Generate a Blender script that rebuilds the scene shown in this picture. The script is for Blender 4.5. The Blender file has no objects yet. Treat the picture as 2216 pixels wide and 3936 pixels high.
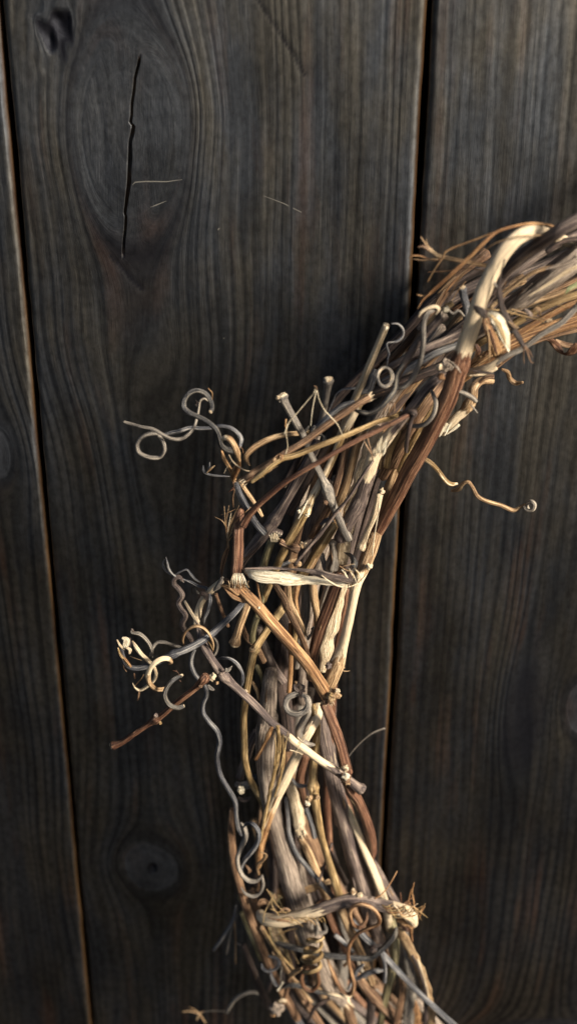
import bpy, math, random
import numpy as np
from mathutils import Vector, Matrix, noise
R = math.radians
random.seed(7)
# ------------------------------------------------------------------ camera
W0, H0 = 2216, 3936
LENS = 50.0; FPX = LENS/36*H0
PITCH = R(31.0); DIST = 0.547
scene = bpy.context.scene
CAM = Vector((0, -DIST*math.cos(PITCH), DIST*math.sin(PITCH)))
cd = bpy.data.cameras.new('camera'); cam = bpy.data.objects.new('camera', cd)
scene.collection.objects.link(cam)
cam.location = CAM; cam.rotation_euler = (R(90)-PITCH, 0, 0)
cd.sensor_fit = 'VERTICAL'; cd.sensor_height = 36; cd.sensor_width = 24; cd.lens = LENS
cd.clip_start = 0.02; cd.clip_end = 400
cd.dof.use_dof = True; cd.dof.focus_distance = 0.50; cd.dof.aperture_fstop = 9.0
scene.camera = cam
# ------------------------------------------------------------------ light
SUN_AZ, SUN_EL = R(57), R(26)   # to the right of the wall's normal, above the horizon
SUN = Vector((math.sin(SUN_AZ)*math.cos(SUN_EL), -math.cos(SUN_AZ)*math.cos(SUN_EL), math.sin(SUN_EL)))
el = math.asin(SUN.z); rot = math.atan2(SUN.x, SUN.y)
world = bpy.data.worlds.new('World'); scene.world = world; world.use_nodes = True
wn = world.node_tree
sky = wn.nodes.new('ShaderNodeTexSky'); sky.sky_type = 'NISHITA'; sky.sun_disc = False
sky.sun_elevation = el; sky.sun_rotation = rot; sky.dust_density = 2.0
bg = wn.nodes['Background']; bg.inputs[1].default_value = 0.05
wn.links.new(sky.outputs[0], bg.inputs[0])
sd = bpy.data.lights.new('sun', 'SUN'); so = bpy.data.objects.new('sun', sd)
scene.collection.objects.link(so)
sd.energy = 5.0; sd.angle = R(13); sd.color = (1.0, 0.90, 0.74)
so.rotation_euler = (-SUN).to_track_quat('-Z', 'Y').to_euler()
scene.view_settings.view_transform = 'Standard'; scene.view_settings.look = 'None'
scene.view_settings.exposure = 1.15; scene.view_settings.gamma = 1
scene.render.engine = 'CYCLES'
scene.cycles.max_bounces = 6

# ------------------------------------------------------------------ helpers
CR, SR = math.cos(-PITCH), math.sin(-PITCH)
def P(px, py, h=0.0):
    """source pixel + height in mm in front of the wall -> world point, axial depth"""
    cx = (px-W0/2)/FPX; cu = -(py-H0/2)/FPX
    d = Vector((cx, math.cos(PITCH)+cu*math.sin(PITCH), -math.sin(PITCH)+cu*math.cos(PITCH)))
    t = (-h/1000.0 - CAM.y)/d.y
    return CAM + d*t, t
def link(o, parent=None):
    scene.collection.objects.link(o)
    if parent is not None: o.parent = parent
    return o
def mesh_obj(name, co, faces, mat, parent=None, attrs=None, smooth=True):
    me = bpy.data.meshes.new(name)
    co = np.asarray(co, dtype=np.float32)
    if isinstance(faces, np.ndarray):
        n = len(faces); k = faces.shape[1]
        me.vertices.add(len(co)); me.vertices.foreach_set('co', co.ravel())
        me.loops.add(n*k); me.loops.foreach_set('vertex_index', faces.ravel().astype(np.int32))
        me.polygons.add(n); me.polygons.foreach_set('loop_start', np.arange(0, n*k, k, dtype=np.int32))
        me.update(calc_edges=True)
    else:
        me.from_pydata(co.tolist(), [], faces)
    if smooth: me.polygons.foreach_set('use_smooth', [True]*len(me.polygons))
    for nm, (ty, arr) in (attrs or {}).items():
        a = me.attributes.new(nm, ty, 'POINT')
        a.data.foreach_set('vector' if ty == 'FLOAT_VECTOR' else 'value', np.asarray(arr, dtype=np.float32).ravel())
    me.materials.append(mat); me.update()
    return link(bpy.data.objects.new(name, me), parent)
def N(nt, t, **kw):
    n = nt.nodes.new(t)
    for k, v in kw.items():
        if k.startswith('i'): n.inputs[int(k[1:])].default_value = v
        else: setattr(n, k, v)
    return n
def ramp(nt, fac, stops):
    r = nt.nodes.new('ShaderNodeValToRGB'); e = r.color_ramp.elements
    while len(e) < len(stops): e.new(0.5)
    for q, (p, c) in zip(e, stops):
        q.position = p; q.color = (c, c, c, 1) if isinstance(c, (int, float)) else (*c, 1)
    nt.links.new(fac, r.inputs[0]); return r.outputs[0]
def mapped(nt, src, sc, loc=(0, 0, 0)):
    m = nt.nodes.new('ShaderNodeMapping'); m.inputs[3].default_value = sc; m.inputs[1].default_value = loc
    nt.links.new(src, m.inputs[0]); return m.outputs[0]
def noi(nt, vec, scale=1.0, detail=3.0, rough=0.55, dist=0.0):
    n = nt.nodes.new('ShaderNodeTexNoise'); n.inputs['Scale'].default_value = scale
    n.inputs['Detail'].default_value = detail; n.inputs['Roughness'].default_value = rough
    n.inputs['Distortion'].default_value = dist
    nt.links.new(vec, n.inputs['Vector']); return n.outputs[0]
def mix(nt, f, a, b, bt='MIX'):
    m = nt.nodes.new('ShaderNodeMix'); m.data_type = 'RGBA'; m.blend_type = bt
    for s, v in ((0, f), (6, a), (7, b)):
        if isinstance(v, (int, float)): m.inputs[s].default_value = v
        elif isinstance(v, tuple): m.inputs[s].default_value = (*v, 1)
        else: nt.links.new(v, m.inputs[s])
    return m.outputs[2]
def mth(nt, op, a, b=0.0, clamp=False):
    m = nt.nodes.new('ShaderNodeMath'); m.operation = op; m.use_clamp = clamp
    for s, v in ((0, a), (1, b)):
        if isinstance(v, (int, float)): m.inputs[s].default_value = v
        else: nt.links.new(v, m.inputs[s])
    return m.outputs[0]

# ------------------------------------------------------------------ materials
def newmat(name):
    m = bpy.data.materials.new(name); m.use_nodes = True
    return m, m.node_tree, m.node_tree.nodes['Principled BSDF']
def bark(name, dark, mid, light, bare=(0.64, 0.51, 0.35), rough=0.55, bump=0.8, blot=0.7, spec=0.35):
    m, nt, b = newmat(name)
    a = N(nt, 'ShaderNodeAttribute', attribute_name='bk').outputs['Vector']
    pl = N(nt, 'ShaderNodeAttribute', attribute_name='peel').outputs['Fac']
    st = noi(nt, mapped(nt, a, (1.7, 1.7, 0.035)), 1, 4, 0.66)
    fine = noi(nt, mapped(nt, a, (4.0, 4.0, 0.12)), 1, 3, 0.6)
    bl = noi(nt, mapped(nt, a, (0.28, 0.28, 0.075), (9, 2, 5)), 1, 3, 0.55)
    spk = noi(nt, mapped(nt, a, (2.2, 2.2, 1.6), (3, 7, 1)), 1, 3, 0.6)
    c = ramp(nt, st, [(0.39, tuple(x*0.8 for x in dark)), (0.50, mid), (0.60, light)])
    c = mix(nt, ramp(nt, bl, [(0.38, blot), (0.58, 0.0)]), c, dark)
    c = mix(nt, ramp(nt, bl, [(0.56, 0.0), (0.72, blot)]), c, light)
    c = mix(nt, ramp(nt, fine, [(0.36, 0.75), (0.52, 0.0)]), c, tuple(x*0.5 for x in dark))
    c = mix(nt, ramp(nt, spk, [(0.66, 0.0), (0.72, 0.6)]), c, tuple(min(0.7, x*1.4) for x in light))
    c = mix(nt, ramp(nt, spk, [(0.28, 0.7), (0.35, 0.0)]), c, tuple(x*0.35 for x in dark))
    # bare wood where the bark has come off
    edge = noi(nt, mapped(nt, a, (0.9, 0.9, 0.09), (1, 4, 8)), 1, 4, 0.6)
    pf = mth(nt, 'ADD', mth(nt, 'MULTIPLY', pl, 1.1), mth(nt, 'SUBTRACT', edge, 0.75))
    pm = ramp(nt, pf, [(0.30, 0.0), (0.36, 1.0)])
    bc = ramp(nt, st, [(0.30, tuple(x*0.72 for x in bare)), (0.55, bare), (0.75, tuple(min(0.8, x*1.2) for x in bare))])
    bc = mix(nt, ramp(nt, spk, [(0.26, 0.55), (0.38, 0.0)]), bc, tuple(x*0.45 for x in bare))
    c = mix(nt, pm, c, bc)
    nt.links.new(c, b.inputs['Base Color'])
    b.inputs['Roughness'].default_value = rough
    b.inputs['Specular IOR Level'].default_value = spec
    hgt = mth(nt, 'ADD', mth(nt, 'MULTIPLY', st, 1.0), mth(nt, 'MULTIPLY', fine, 0.5))
    hgt = mth(nt, 'SUBTRACT', hgt, mth(nt, 'MULTIPLY', pm, 0.35))
    hgt = mth(nt, 'ADD', hgt, mth(nt, 'MULTIPLY', spk, 0.35))
    bp = N(nt, 'ShaderNodeBump'); bp.inputs['Strength'].default_value = bump; bp.inputs['Distance'].default_value = 0.0012
    nt.links.new(hgt, bp.inputs['Height']); nt.links.new(bp.outputs[0], b.inputs['Normal'])
    return m
M = {
 'tan':    bark('tan_bark',    (0.15, 0.085, 0.042), (0.35, 0.22, 0.115), (0.60, 0.43, 0.255)),
 'pale':   bark('pale_wood',   (0.36, 0.26, 0.16),  (0.62, 0.49, 0.33),   (0.78, 0.66, 0.48), blot=0.3),
 'cream':  bark('cream_fibre', (0.52, 0.43, 0.30),  (0.70, 0.61, 0.45),   (0.80, 0.74, 0.60), blot=0.2),
 'gold':   bark('golden_bark', (0.13, 0.078, 0.032), (0.36, 0.235, 0.10), (0.62, 0.45, 0.24)),
 'orange': bark('orange_bark', (0.12, 0.052, 0.022),(0.32, 0.165, 0.07), (0.58, 0.36, 0.18), blot=0.5),
 'red':    bark('red_bark',    (0.05, 0.02, 0.013),(0.145, 0.062, 0.034), (0.32, 0.18, 0.11), rough=0.5, blot=0.4),
 'brown':  bark('brown_bark',  (0.075, 0.038, 0.022),(0.20, 0.112, 0.062), (0.42, 0.27, 0.16)),
 'purple': bark('purple_bark', (0.055, 0.040, 0.039),(0.15, 0.11, 0.098), (0.33, 0.255, 0.205)),
 'dark':   bark('dark_bark',   (0.02, 0.014, 0.013),(0.055, 0.038, 0.034), (0.13, 0.09, 0.075)),
 'blue':   bark('blue_grey_bark', (0.035, 0.036, 0.045),(0.115, 0.118, 0.135), (0.34, 0.32, 0.30), rough=0.48),
 'grey':   bark('grey_bark',   (0.10, 0.088, 0.08), (0.23, 0.205, 0.18),  (0.42, 0.36, 0.29)),
 'rough':  bark('rough_grey_bark', (0.10, 0.075, 0.06),(0.29, 0.225, 0.18), (0.50, 0.41, 0.33), rough=0.75, bump=1.0, blot=0.4),
 'char':   bark('charred_tendril', (0.012, 0.012, 0.014),(0.045, 0.045, 0.052), (0.19, 0.165, 0.13), rough=0.42, spec=0.5),
 'rust':   bark('rust_tendril', (0.05, 0.02, 0.01), (0.22, 0.105, 0.048), (0.46, 0.29, 0.16), rough=0.45),
 'olive':  bark('olive_bark',  (0.12, 0.10, 0.05), (0.28, 0.24, 0.13),   (0.46, 0.40, 0.25)),
 'green':  bark('green_scrap', (0.14, 0.16, 0.07),  (0.34, 0.36, 0.18),   (0.52, 0.52, 0.32), blot=0.2),
}

def woodmat():
    m, nt, b = newmat('dark_stained_wood')
    a = N(nt, 'ShaderNodeAttribute', attribute_name='grain').outputs['Vector']   # u mm, z mm, knot radius
    kn = N(nt, 'ShaderNodeAttribute', attribute_name='knot').outputs['Fac']       # 1 in a knot
    kr = N(nt, 'ShaderNodeAttribute', attribute_name='ring').outputs['Fac']
    raw = N(nt, 'ShaderNodeAttribute', attribute_name='raw').outputs['Fac']
    sm = N(nt, 'ShaderNodeAttribute', attribute_name='smudge').outputs['Fac']
    pos = N(nt, 'ShaderNodeTexCoord').outputs['Object']
    l1 = noi(nt, mapped(nt, a, (0.26, 0.0035, 0)), 1, 2, 0.5)
    l2 = noi(nt, mapped(nt, a, (0.75, 0.009, 0), (4, 9, 0)), 1, 3, 0.55)
    fb = noi(nt, mapped(nt, a, (4.0, 0.10, 0), (1, 1, 0)), 1, 2, 0.6)
    cl = noi(nt, mapped(nt, a, (0.035, 0.016, 0), (2, 3, 0)), 1, 4, 0.6)
    br = noi(nt, mapped(nt, a, (0.09, 0.012, 0), (7, 3, 2)), 1, 3, 0.55)
    mot = noi(nt, mapped(nt, pos, (400, 400, 260)), 1, 4, 0.65)
    ringc = N(nt, 'ShaderNodeCombineXYZ'); nt.links.new(kr, ringc.inputs[0])
    ringv = mix(nt, 0.06, ringc.outputs[0], mapped(nt, pos, (60, 60, 30)))
    rg = mix(nt, 0.45, noi(nt, mapped(nt, ringv, (7, 7, 7)), 1, 3, 0.6), noi(nt, mapped(nt, pos, (260, 260, 120)), 1, 4, 0.6))
    wob = noi(nt, mapped(nt, a, (0.05, 0.004, 0), (3, 1, 6)), 1, 2, 0.5)
    ux = N(nt, 'ShaderNodeSeparateXYZ'); nt.links.new(a, ux.inputs[0])
    sn = mth(nt, 'SINE', mth(nt, 'ADD', mth(nt, 'MULTIPLY', ux.outputs[0], 1.55), mth(nt, 'MULTIPLY', wob, 26.0)))
    sn = mth(nt, 'MULTIPLY', mth(nt, 'SUBTRACT', ramp(nt, mth(nt, 'ADD', mth(nt, 'MULTIPLY', sn, 0.5), 0.5), [(0.0, 0.0), (0.45, 0.75), (0.75, 1.0)]), 0.6), 0.24)
    amp = ramp(nt, noi(nt, mapped(nt, a, (0.03, 0.006, 0), (8, 2, 1)), 1, 2, 0.5), [(0.38, 0.25), (0.58, 1.0)])
    lines = mth(nt, 'ADD', mth(nt, 'ADD', mth(nt, 'MULTIPLY', l1, 0.42), mth(nt, 'MULTIPLY', l2, 0.14)), 0.22)
    lines = mth(nt, 'ADD', lines, mth(nt, 'MULTIPLY', sn, amp))
    lin = mix(nt, kn, lines, rg)
    dark, mid, lite = (0.0008, 0.0008, 0.0012), (0.002, 0.0018, 0.0018), (0.008, 0.0066, 0.005)
    c = ramp(nt, lin, [(0.36, dark), (0.50, mid), (0.66, lite)])
    cb = ramp(nt, lin, [(0.36, (0.003, 0.0034, 0.0045)), (0.50, (0.008, 0.0085, 0.0105)), (0.66, (0.014, 0.0145, 0.016))])
    c = mix(nt, kn, c, cb)
    c = mix(nt, ramp(nt, kn, [(0.85, 0.0), (0.95, 0.85)]), c, (0.034, 0.036, 0.042))
    c = mix(nt, ramp(nt, cl, [(0.35, 0.7), (0.60, 0.0)]), c, dark)
    c = mix(nt, mth(nt, 'MULTIPLY', ramp(nt, br, [(0.54, 0.0), (0.72, 0.45)]), ramp(nt, lin, [(0.42, 0.2), (0.60, 1.0)])), c, (0.028, 0.011, 0.005))
    c = mix(nt, sm, c, (0.006, 0.006, 0.008))
    c = mix(nt, ramp(nt, mot, [(0.30, 0.45), (0.48, 0.0)]), c, dark)
    c = mix(nt, ramp(nt, mot, [(0.74, 0.0), (0.80, 0.35)]), c, (0.12, 0.115, 0.10))
    rawc = mix(nt, ramp(nt, br, [(0.35, 0.0), (0.65, 1.0)]), (0.018, 0.008, 0.004), (0.12, 0.068, 0.030))
    rawc = mix(nt, ramp(nt, l2, [(0.40, 0.6), (0.60, 0.0)]), rawc, (0.03, 0.014, 0.006))
    c = mix(nt, raw, c, rawc)
    nt.links.new(c, b.inputs['Base Color'])
    rr = ramp(nt, lin, [(0.3, 0.63), (0.7, 0.57)])
    b.inputs['Roughness'].default_value = 0.8; b.inputs['Specular IOR Level'].default_value = 0.0
    gb = N(nt, 'ShaderNodeBsdfGlossy'); gb.distribution = 'BECKMANN'; nt.links.new(rr, gb.inputs['Roughness']); 
    gt = mix(nt, ramp(nt, noi(nt, mapped(nt, a, (0.05, 0.012, 0), (5, 8, 0)), 1, 4, 0.6), [(0.40, 0.0), (0.60, 1.0)]), (0.80, 0.87, 1.0), (1.0, 0.94, 0.84))
    gt = mix(nt, mth(nt, 'MULTIPLY', kn, 0.7), gt, (0.78, 0.86, 1.0))
    gt = mix(nt, ramp(nt, br, [(0.56, 0.0), (0.74, 0.3)]), gt, (1.0, 0.76, 0.58))
    gl_ = mix(nt, kn, ramp(nt, lin, [(0.36, 0.50), (0.62, 1.0)]), ramp(nt, lin, [(0.40, 0.42), (0.60, 0.80)]))
    gl_ = mix(nt, raw, gl_, (0.35, 0.35, 0.35))
    gt = mix(nt, 1.0, gt, gl_, 'MULTIPLY')
    gt = mix(nt, 1.0, gt, ramp(nt, cl, [(0.34, 0.55), (0.62, 1.0)]), 'MULTIPLY')
    gt = mix(nt, 1.0, gt, ramp(nt, mot, [(0.30, 0.55), (0.62, 1.0)]), 'MULTIPLY')
    gt = mix(nt, mth(nt, 'MULTIPLY', sm, 0.9), gt, (0.02, 0.02, 0.03))
    nt.links.new(gt, gb.inputs['Color'])
    fr = N(nt, 'ShaderNodeFresnel'); fr.inputs['IOR'].default_value = 2.3
    ms = N(nt, 'ShaderNodeMixShader'); nt.links.new(fr.outputs[0], ms.inputs[0]); nt.links.new(b.outputs[0], ms.inputs[1]); nt.links.new(gb.outputs[0], ms.inputs[2])
    nt.links.new(ms.outputs[0], nt.nodes['Material Output'].inputs['Surface'])
    h = mth(nt, 'ADD', mth(nt, 'MULTIPLY', lin, 1.0), mth(nt, 'MULTIPLY', fb, 0.22))
    h = mth(nt, 'ADD', h, mth(nt, 'MULTIPLY', mot, 0.05))
    bp = N(nt, 'ShaderNodeBump'); bp.inputs['Strength'].default_value = 0.25; bp.inputs['Distance'].default_value = 0.0012
    nt.links.new(h, bp.inputs['Height']); nt.links.new(bp.outputs[0], b.inputs['Normal']); nt.links.new(bp.outputs[0], gb.inputs['Normal']); nt.links.new(bp.outputs[0], fr.inputs['Normal'])
    return m
WOOD = woodmat()
mb, nt_, b_ = newmat('black_backing'); b_.inputs['Base Color'].default_value = (0.006, 0.005, 0.005, 1); b_.inputs['Roughness'].default_value = 0.9
BACK = mb
mg, ntg, bgd = newmat('dark_soil')
tc = N(ntg, 'ShaderNodeTexCoord').outputs['Object']
gc = ramp(ntg, noi(ntg, tc, 6, 8, 0.7), [(0.3, (0.008, 0.006, 0.005)), (0.7, (0.028, 0.022, 0.017))])
ntg.links.new(gc, bgd.inputs['Base Color']); bgd.inputs['Roughness'].default_value = 0.95

# ------------------------------------------------------------------ ground
GZ = -0.95
g = mesh_obj('ground', [(-150, -150, GZ), (150, -150, GZ), (150, 150, GZ), (-150, 150, GZ)], [(0, 1, 2, 3)], mg, smooth=False)
g['kind'] = 'structure'; g['label'] = 'dark bare ground below the plank wall'

# ------------------------------------------------------------------ plank wall
wall = bpy.data.objects.new('plank_wall', None); link(wall); wall.location = (0, 0, 0)
wall['label'] = 'dark stained wall of vertical wooden planks with big knots behind the wreath'
wall['category'] = 'wall'
def edge_line(a, b):
    (pa, _), (pb, _) = P(*a), P(*b)
    s = (pb.x-pa.x)/(pb.z-pa.z)
    return lambda z: pa.x + s*(z-pa.z)
eL = edge_line((18, 150), (336, 3700)); eR = edge_line((1652, 0), (1478, 3209))
PW = 0.149
# knots: (px, py, a mm, b mm, strength) in photo pixels on the wall
KN = [(505, 520, 19, 42, 1.3), (225, 120, 4.5, 7.5, 1.0), (590, 3335, 14.2, 19, 1.2), (-8, 1755, 6.5, 14, 1.4),
      (2235, 2740, 8, 17, 1.2), (2090, 4010, 40, 16, 0.8)]
SOFT = [(2010, 2760, 9, 31, 0.85), (620, 1700, 11, 30, 0.8), (520, 1330, 25, 22, 0.4)]   # places where the grain swerves
KW = []
for (x, y, a, b, s) in KN:
    p, _ = P(x, y); KW.append((p.x*1000, p.z*1000, a, b, s))
SW = []
for (x, y, a, b, s) in SOFT:
    p, _ = P(x, y); SW.append((p.x*1000, p.z*1000, a, b, s))
crack_px = [(538, 215, 0.0), (532, 250, 1.2), (519, 300, 2.6), (516, 340, 3.4), (507, 400, 3.2), (506, 450, 3.6), (500, 470, 4.2), (514, 476, 4.6),
            (508, 520, 5.4), (500, 545, 4.6), (500, 600, 5.6), (497, 650, 5.2), (496, 700, 5.6), (488, 760, 4.6), (480, 820, 3.8), (484, 830, 2.8), (482, 880, 3.0),
            (476, 930, 2.8), (474, 985, 0.0)]
CR_ = []
for x, y, w in crack_px:
    p, t = P(x, y); CR_.append((p.z, p.x, w*1.5*t/FPX))
CR_.sort(); CR_ = np.array(CR_)
CHK = []   # hairline checks in the boards, as polylines in photo pixels
for pl_, w_ in (([(985, -10), (1030, 60), (1075, 130), (1130, 215), (1175, 300)], 0.6), ([(415, 975), (450, 1010), (500, 1065), (548, 1115)], 0.8)):
    q_ = [P(x, y)[0] for x, y in pl_]; CHK.append((np.array([(p.z*1000, p.x*1000) for p in q_][::-1]), w_))
def plank(xl, xr, seed, crack=False, step=0.0, z0=-0.94, z1=0.75, fine=True):
    """a board between two edge lines, front face near y=0, rounded arrises, 20 mm thick"""
    if fine:
        zs = np.concatenate([np.linspace(z0, -0.36, 30)[:-1], np.linspace(-0.36, 0.26, 520), np.linspace(0.26, z1, 26)[1:]])
        nx = 200
    else:
        zs = np.linspace(z0, z1, 90); nx = 40
    prof = []   # (fraction t 0..1, depth mm)
    rng = np.random.RandomState(seed)
    verts = []; G = []; K = []; RG = []; RW = []; SM = []
    for z in zs:
        a, b = xl(z), xr(z)
        wob = 0.0005*noise.noise((0, z*18, seed)) + 0.00025*noise.noise((3, z*90, seed))
        wob2 = 0.0005*noise.noise((7, z*18, seed)) + 0.0003*noise.noise((9, z*80, seed))
        a += wob; b += wob2
        if crack:
            xc = np.interp(z, CR_[:, 0], CR_[:, 1]); wc = np.interp(z, CR_[:, 0], CR_[:, 2], left=0, right=0)
            wd = wc; wc = max(wc, 0.0005)
            n1 = 72; n2 = nx-n1-2
            xs = np.concatenate([np.linspace(a, xc-wc*1.3, n1), [xc-wc*1.05, xc-wc*0.85, xc+wc*0.85, xc+wc*1.05], np.linspace(xc+wc*1.3, b, n2)])
            dep = np.zeros(len(xs)); dep[n1+1] = dep[n1+2] = min(3.5, wd*1.2e4)
        else:
            xs = np.linspace(a, b, nx+2); dep = np.zeros(len(xs))
        row = [(a, 20, 1), (a, 6, 1), (a, 2.2, 0.6)] + [(x, d, 0) for x, d in zip(xs, dep)] + [(b, 2.4, 1.0), (b, 6, 1), (b, 20, 1)]
        for i, (x, d, rw) in enumerate(row):
            da = (x-a)*1000; db = (b-x)*1000
            X = x*1000; Z = z*1000
            u = X
            kn = 0.0; ring = 0.0; sm = 0.0; dz_ = 0.0
            for kx, kz, ka, kb, s in KW:
                rho = math.sqrt(((X-kx)/ka)**2 + ((Z-kz)/kb)**2)
                ph = noise.noise((X*0.05, Z*0.03, kx))*(0.10 if ka > 15 else 0.32) if ka > 5 else noise.noise((X*0.3, Z*0.2, kx))*0.9
                rho += ph
                if rho < 5:
                    u -= (X-kx)*s/max(rho, 0.75)**1.8*0.92*(1-rho/5)
                w_ = min(1, max(0, (1.12-rho)/(0.14 if ka > 15 else 0.4)))*(0.8 if ka > 15 else 1.0)
                if w_ > kn: kn = w_; ring = rho
                if 0.9 < rho < 1.25: sm = max(sm, (0.5 if ka > 15 else 0.4)*(1-min(1, abs(rho-1.06)/0.17)))
                if rho < 1.1: dz_ += 0.02*math.cos(rho*23)
                if ka < 5 and rho < 1.1: dz_ += 2.5*max(0, 0.8-rho); sm = max(sm, min(1, (1.1-rho)*3))
                if 14 < ka < 15 and rho < 0.2: dz_ += 2*(1-rho/0.2); sm = max(sm, 0.8)
            for kx, kz, ka, kb, s in SW:
                rho = math.sqrt(((X-kx)/ka)**2 + ((Z-kz)/kb)**2)
                u -= (X-kx)*s*math.exp(-rho*rho*0.55)*0.95
                if kb > 30 and rho < 1.2: sm = max(sm, 0.62*min(1, (1.2-rho)/0.5))
            for cq, cw in CHK:
                if cq[:, 0].min() < Z < cq[:, 0].max() and abs(X-cq[0, 1]) < 25:
                    o_ = np.argsort(cq[:, 0]); e_ = abs(X-np.interp(Z, cq[o_, 0], cq[o_, 1]))
                    if e_ < cw*1.6: f_ = 1-e_/(cw*1.6); dz_ += 0.15*f_; sm = max(sm, min(1, f_*1.0))
            dd = d + dz_
            if d == 0:   # surface: rounded arrises and slight cupping
                if da < 1.6: dd += (1.6-da)**2*0.45
                if db < 2.2: dd += (2.2-db)**2*0.50
                rw = max(rw, min(1, max(0, (1.1-db)/0.6))*0.9)
                dd += 0.10*noise.noise((u*0.30, Z*0.006, seed)) + 0.02*noise.noise((u*1.1, Z*0.01, seed+4))
                cup = ((x-a)/(b-a)-0.5)*2; dd += -0.8*cup*cup*0.6
            elif crack and d > 0.1 and 3 < i < len(row)-4: rw = 1.0 if 0.04 < z < 0.30 and (int(z*90) % 3) else 0.3
            verts.append((x, (dd+step)/1000, z)); G.append((u+seed*137.0, Z, 0)); K.append(kn); RG.append(ring); RW.append(rw); SM.append(sm)
    nc = len(verts)//len(zs)
    idx = np.arange(len(verts)).reshape(len(zs), nc)
    q = np.stack([idx[:-1, :-1], idx[:-1, 1:], idx[1:, 1:], idx[1:, :-1]], -1).reshape(-1, 4)
    o = mesh_obj('plank', verts, q, WOOD, wall, {'grain': ('FLOAT_VECTOR', G), 'knot': ('FLOAT', K), 'ring': ('FLOAT', RG), 'raw': ('FLOAT', RW), 'smudge': ('FLOAT', SM)})
    return o
gl, gr = 0.0008, 0.0010
mid = plank(lambda z: eL(z)+gl, lambda z: eR(z)-gr, 1, crack=True); mid['label'] = 'middle plank with long cracked oval knot'
lp = plank(lambda z: eL(z)-PW, lambda z: eL(z)-gl, 2, step=0.3); lp['label'] = 'plank along the left edge'
rp = plank(lambda z: eR(z)+gr, lambda z: eR(z)+PW, 3, step=0.2); rp['label'] = 'right plank behind the wreath'
for k in (2, 3, 4):
    plank(lambda z: eL(z)-PW*k, lambda z: eL(z)-PW*(k-1)-0.002, 10+k, fine=False)
    plank(lambda z: eR(z)+PW*(k-1)+0.002, lambda z: eR(z)+PW*k, 20+k, fine=False)
mesh_obj('backing_board', [(-0.75, 0.021, -0.95), (0.75, 0.021, -0.95), (0.75, 0.021, 0.75), (-0.75, 0.021, 0.75),
                           (-0.75, 0.033, -0.95), (0.75, 0.033, -0.95), (0.75, 0.033, 0.75), (-0.75, 0.033, 0.75)],
         [(0, 1, 2, 3), (5, 4, 7, 6), (3, 2, 6, 7), (4, 5, 1, 0), (1, 5, 6, 2), (4, 0, 3, 7)], BACK, wall, smooth=False)

sc_m, snt, sb_ = newmat('pale_scratch'); sb_.inputs['Base Color'].default_value = (0.09, 0.085, 0.075, 1); sb_.inputs['Roughness'].default_value = 0.7
def scratch(pts, w):
    vs = []; n = len(pts)
    for i, (x, y) in enumerate(pts):
        a = P(pts[max(0, i-1)][0], pts[max(0, i-1)][1])[0]; b = P(pts[min(n-1, i+1)][0], pts[min(n-1, i+1)][1])[0]
        p, t = P(x, y); d = (b-a).normalized(); nn = Vector((-d.z, 0, d.x)); r = w*t/FPX*(0.15 if i in (0, n-1) else 0.5)
        for q in (-1, 1): vs += [(p.x+nn.x*r*q, -0.0001, p.z+nn.z*r*q), (p.x+nn.x*r*q, 0.001, p.z+nn.z*r*q)]
    fs = []
    for i in range(n-1):
        k = i*4; fs += [(k, k+2, k+6, k+4), (k, k+4, k+5, k+1), (k+2, k+3, k+7, k+6)]
    mesh_obj('scratch', vs, fs, sc_m, wall, smooth=False)
scratch([(1010, 752), (1090, 782), (1150, 812), (1184, 828)], 3); scratch([(1184, 826), (1180, 800), (1172, 740)], 2)
scratch([(508, 712), (520, 700), (560, 697), (640, 698), (700, 690)], 4); scratch([(580, 796), (600, 788), (640, 772)], 4)
for x, y, w in ((118, 222, 6), (95, 400, 5), (415, 1325, 10), (840, 880, 7), (1305, 1030, 8), (490, 2968, 9), (1400, 45, 6), (860, 1300, 5)):
    scratch([(x-w*0.5, y+w*0.6), (x, y), (x+w*0.5, y-w*0.6)], w*0.8)
# ------------------------------------------------------------------ wreath
wc_, _ = P(2300, 2500, 30)
wreath = bpy.data.objects.new('grapevine_wreath', None); link(wreath)
wreath['label'] = 'rustic wreath of woven dry grapevine canes and curly tendrils hanging on the dark plank wall'
wreath['category'] = 'wreath'
F = {1: (1400, 800, 816/1450), 2: (800, 1200, 800/1450), 3: (400, 1400, 600/1450), 4: (400, 2100, 600/1450), 5: (800, 2100, 700/1450),
     6: (700, 2800, 800/1450), 7: (700, 3300, 1000/1450), 8: (1400, 1600, 816/1450), 0: (0, 0, 1.0)}
def crom(pts, sub):
    """Catmull-Rom through rows of any width"""
    p = np.asarray(pts, float)
    if len(p) == 2: p = np.vstack([p[0], (p[0]+p[1])/2, p[1]])
    e = np.vstack([2*p[0]-p[1], p, 2*p[-1]-p[-2]]); out = []
    for i in range(1, len(e)-2):
        t = np.linspace(0, 1, sub, endpoint=False)[:, None]
        a, b, c, d = e[i-1], e[i], e[i+1], e[i+2]
        out.append(0.5*((2*b)+(c-a)*t+(2*a-5*b+4*c-d)*t*t+(3*b-a-3*c+d)*t**3))
    out.append(e[-2][None]); return np.vstack(out)
CNT = [0]
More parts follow.
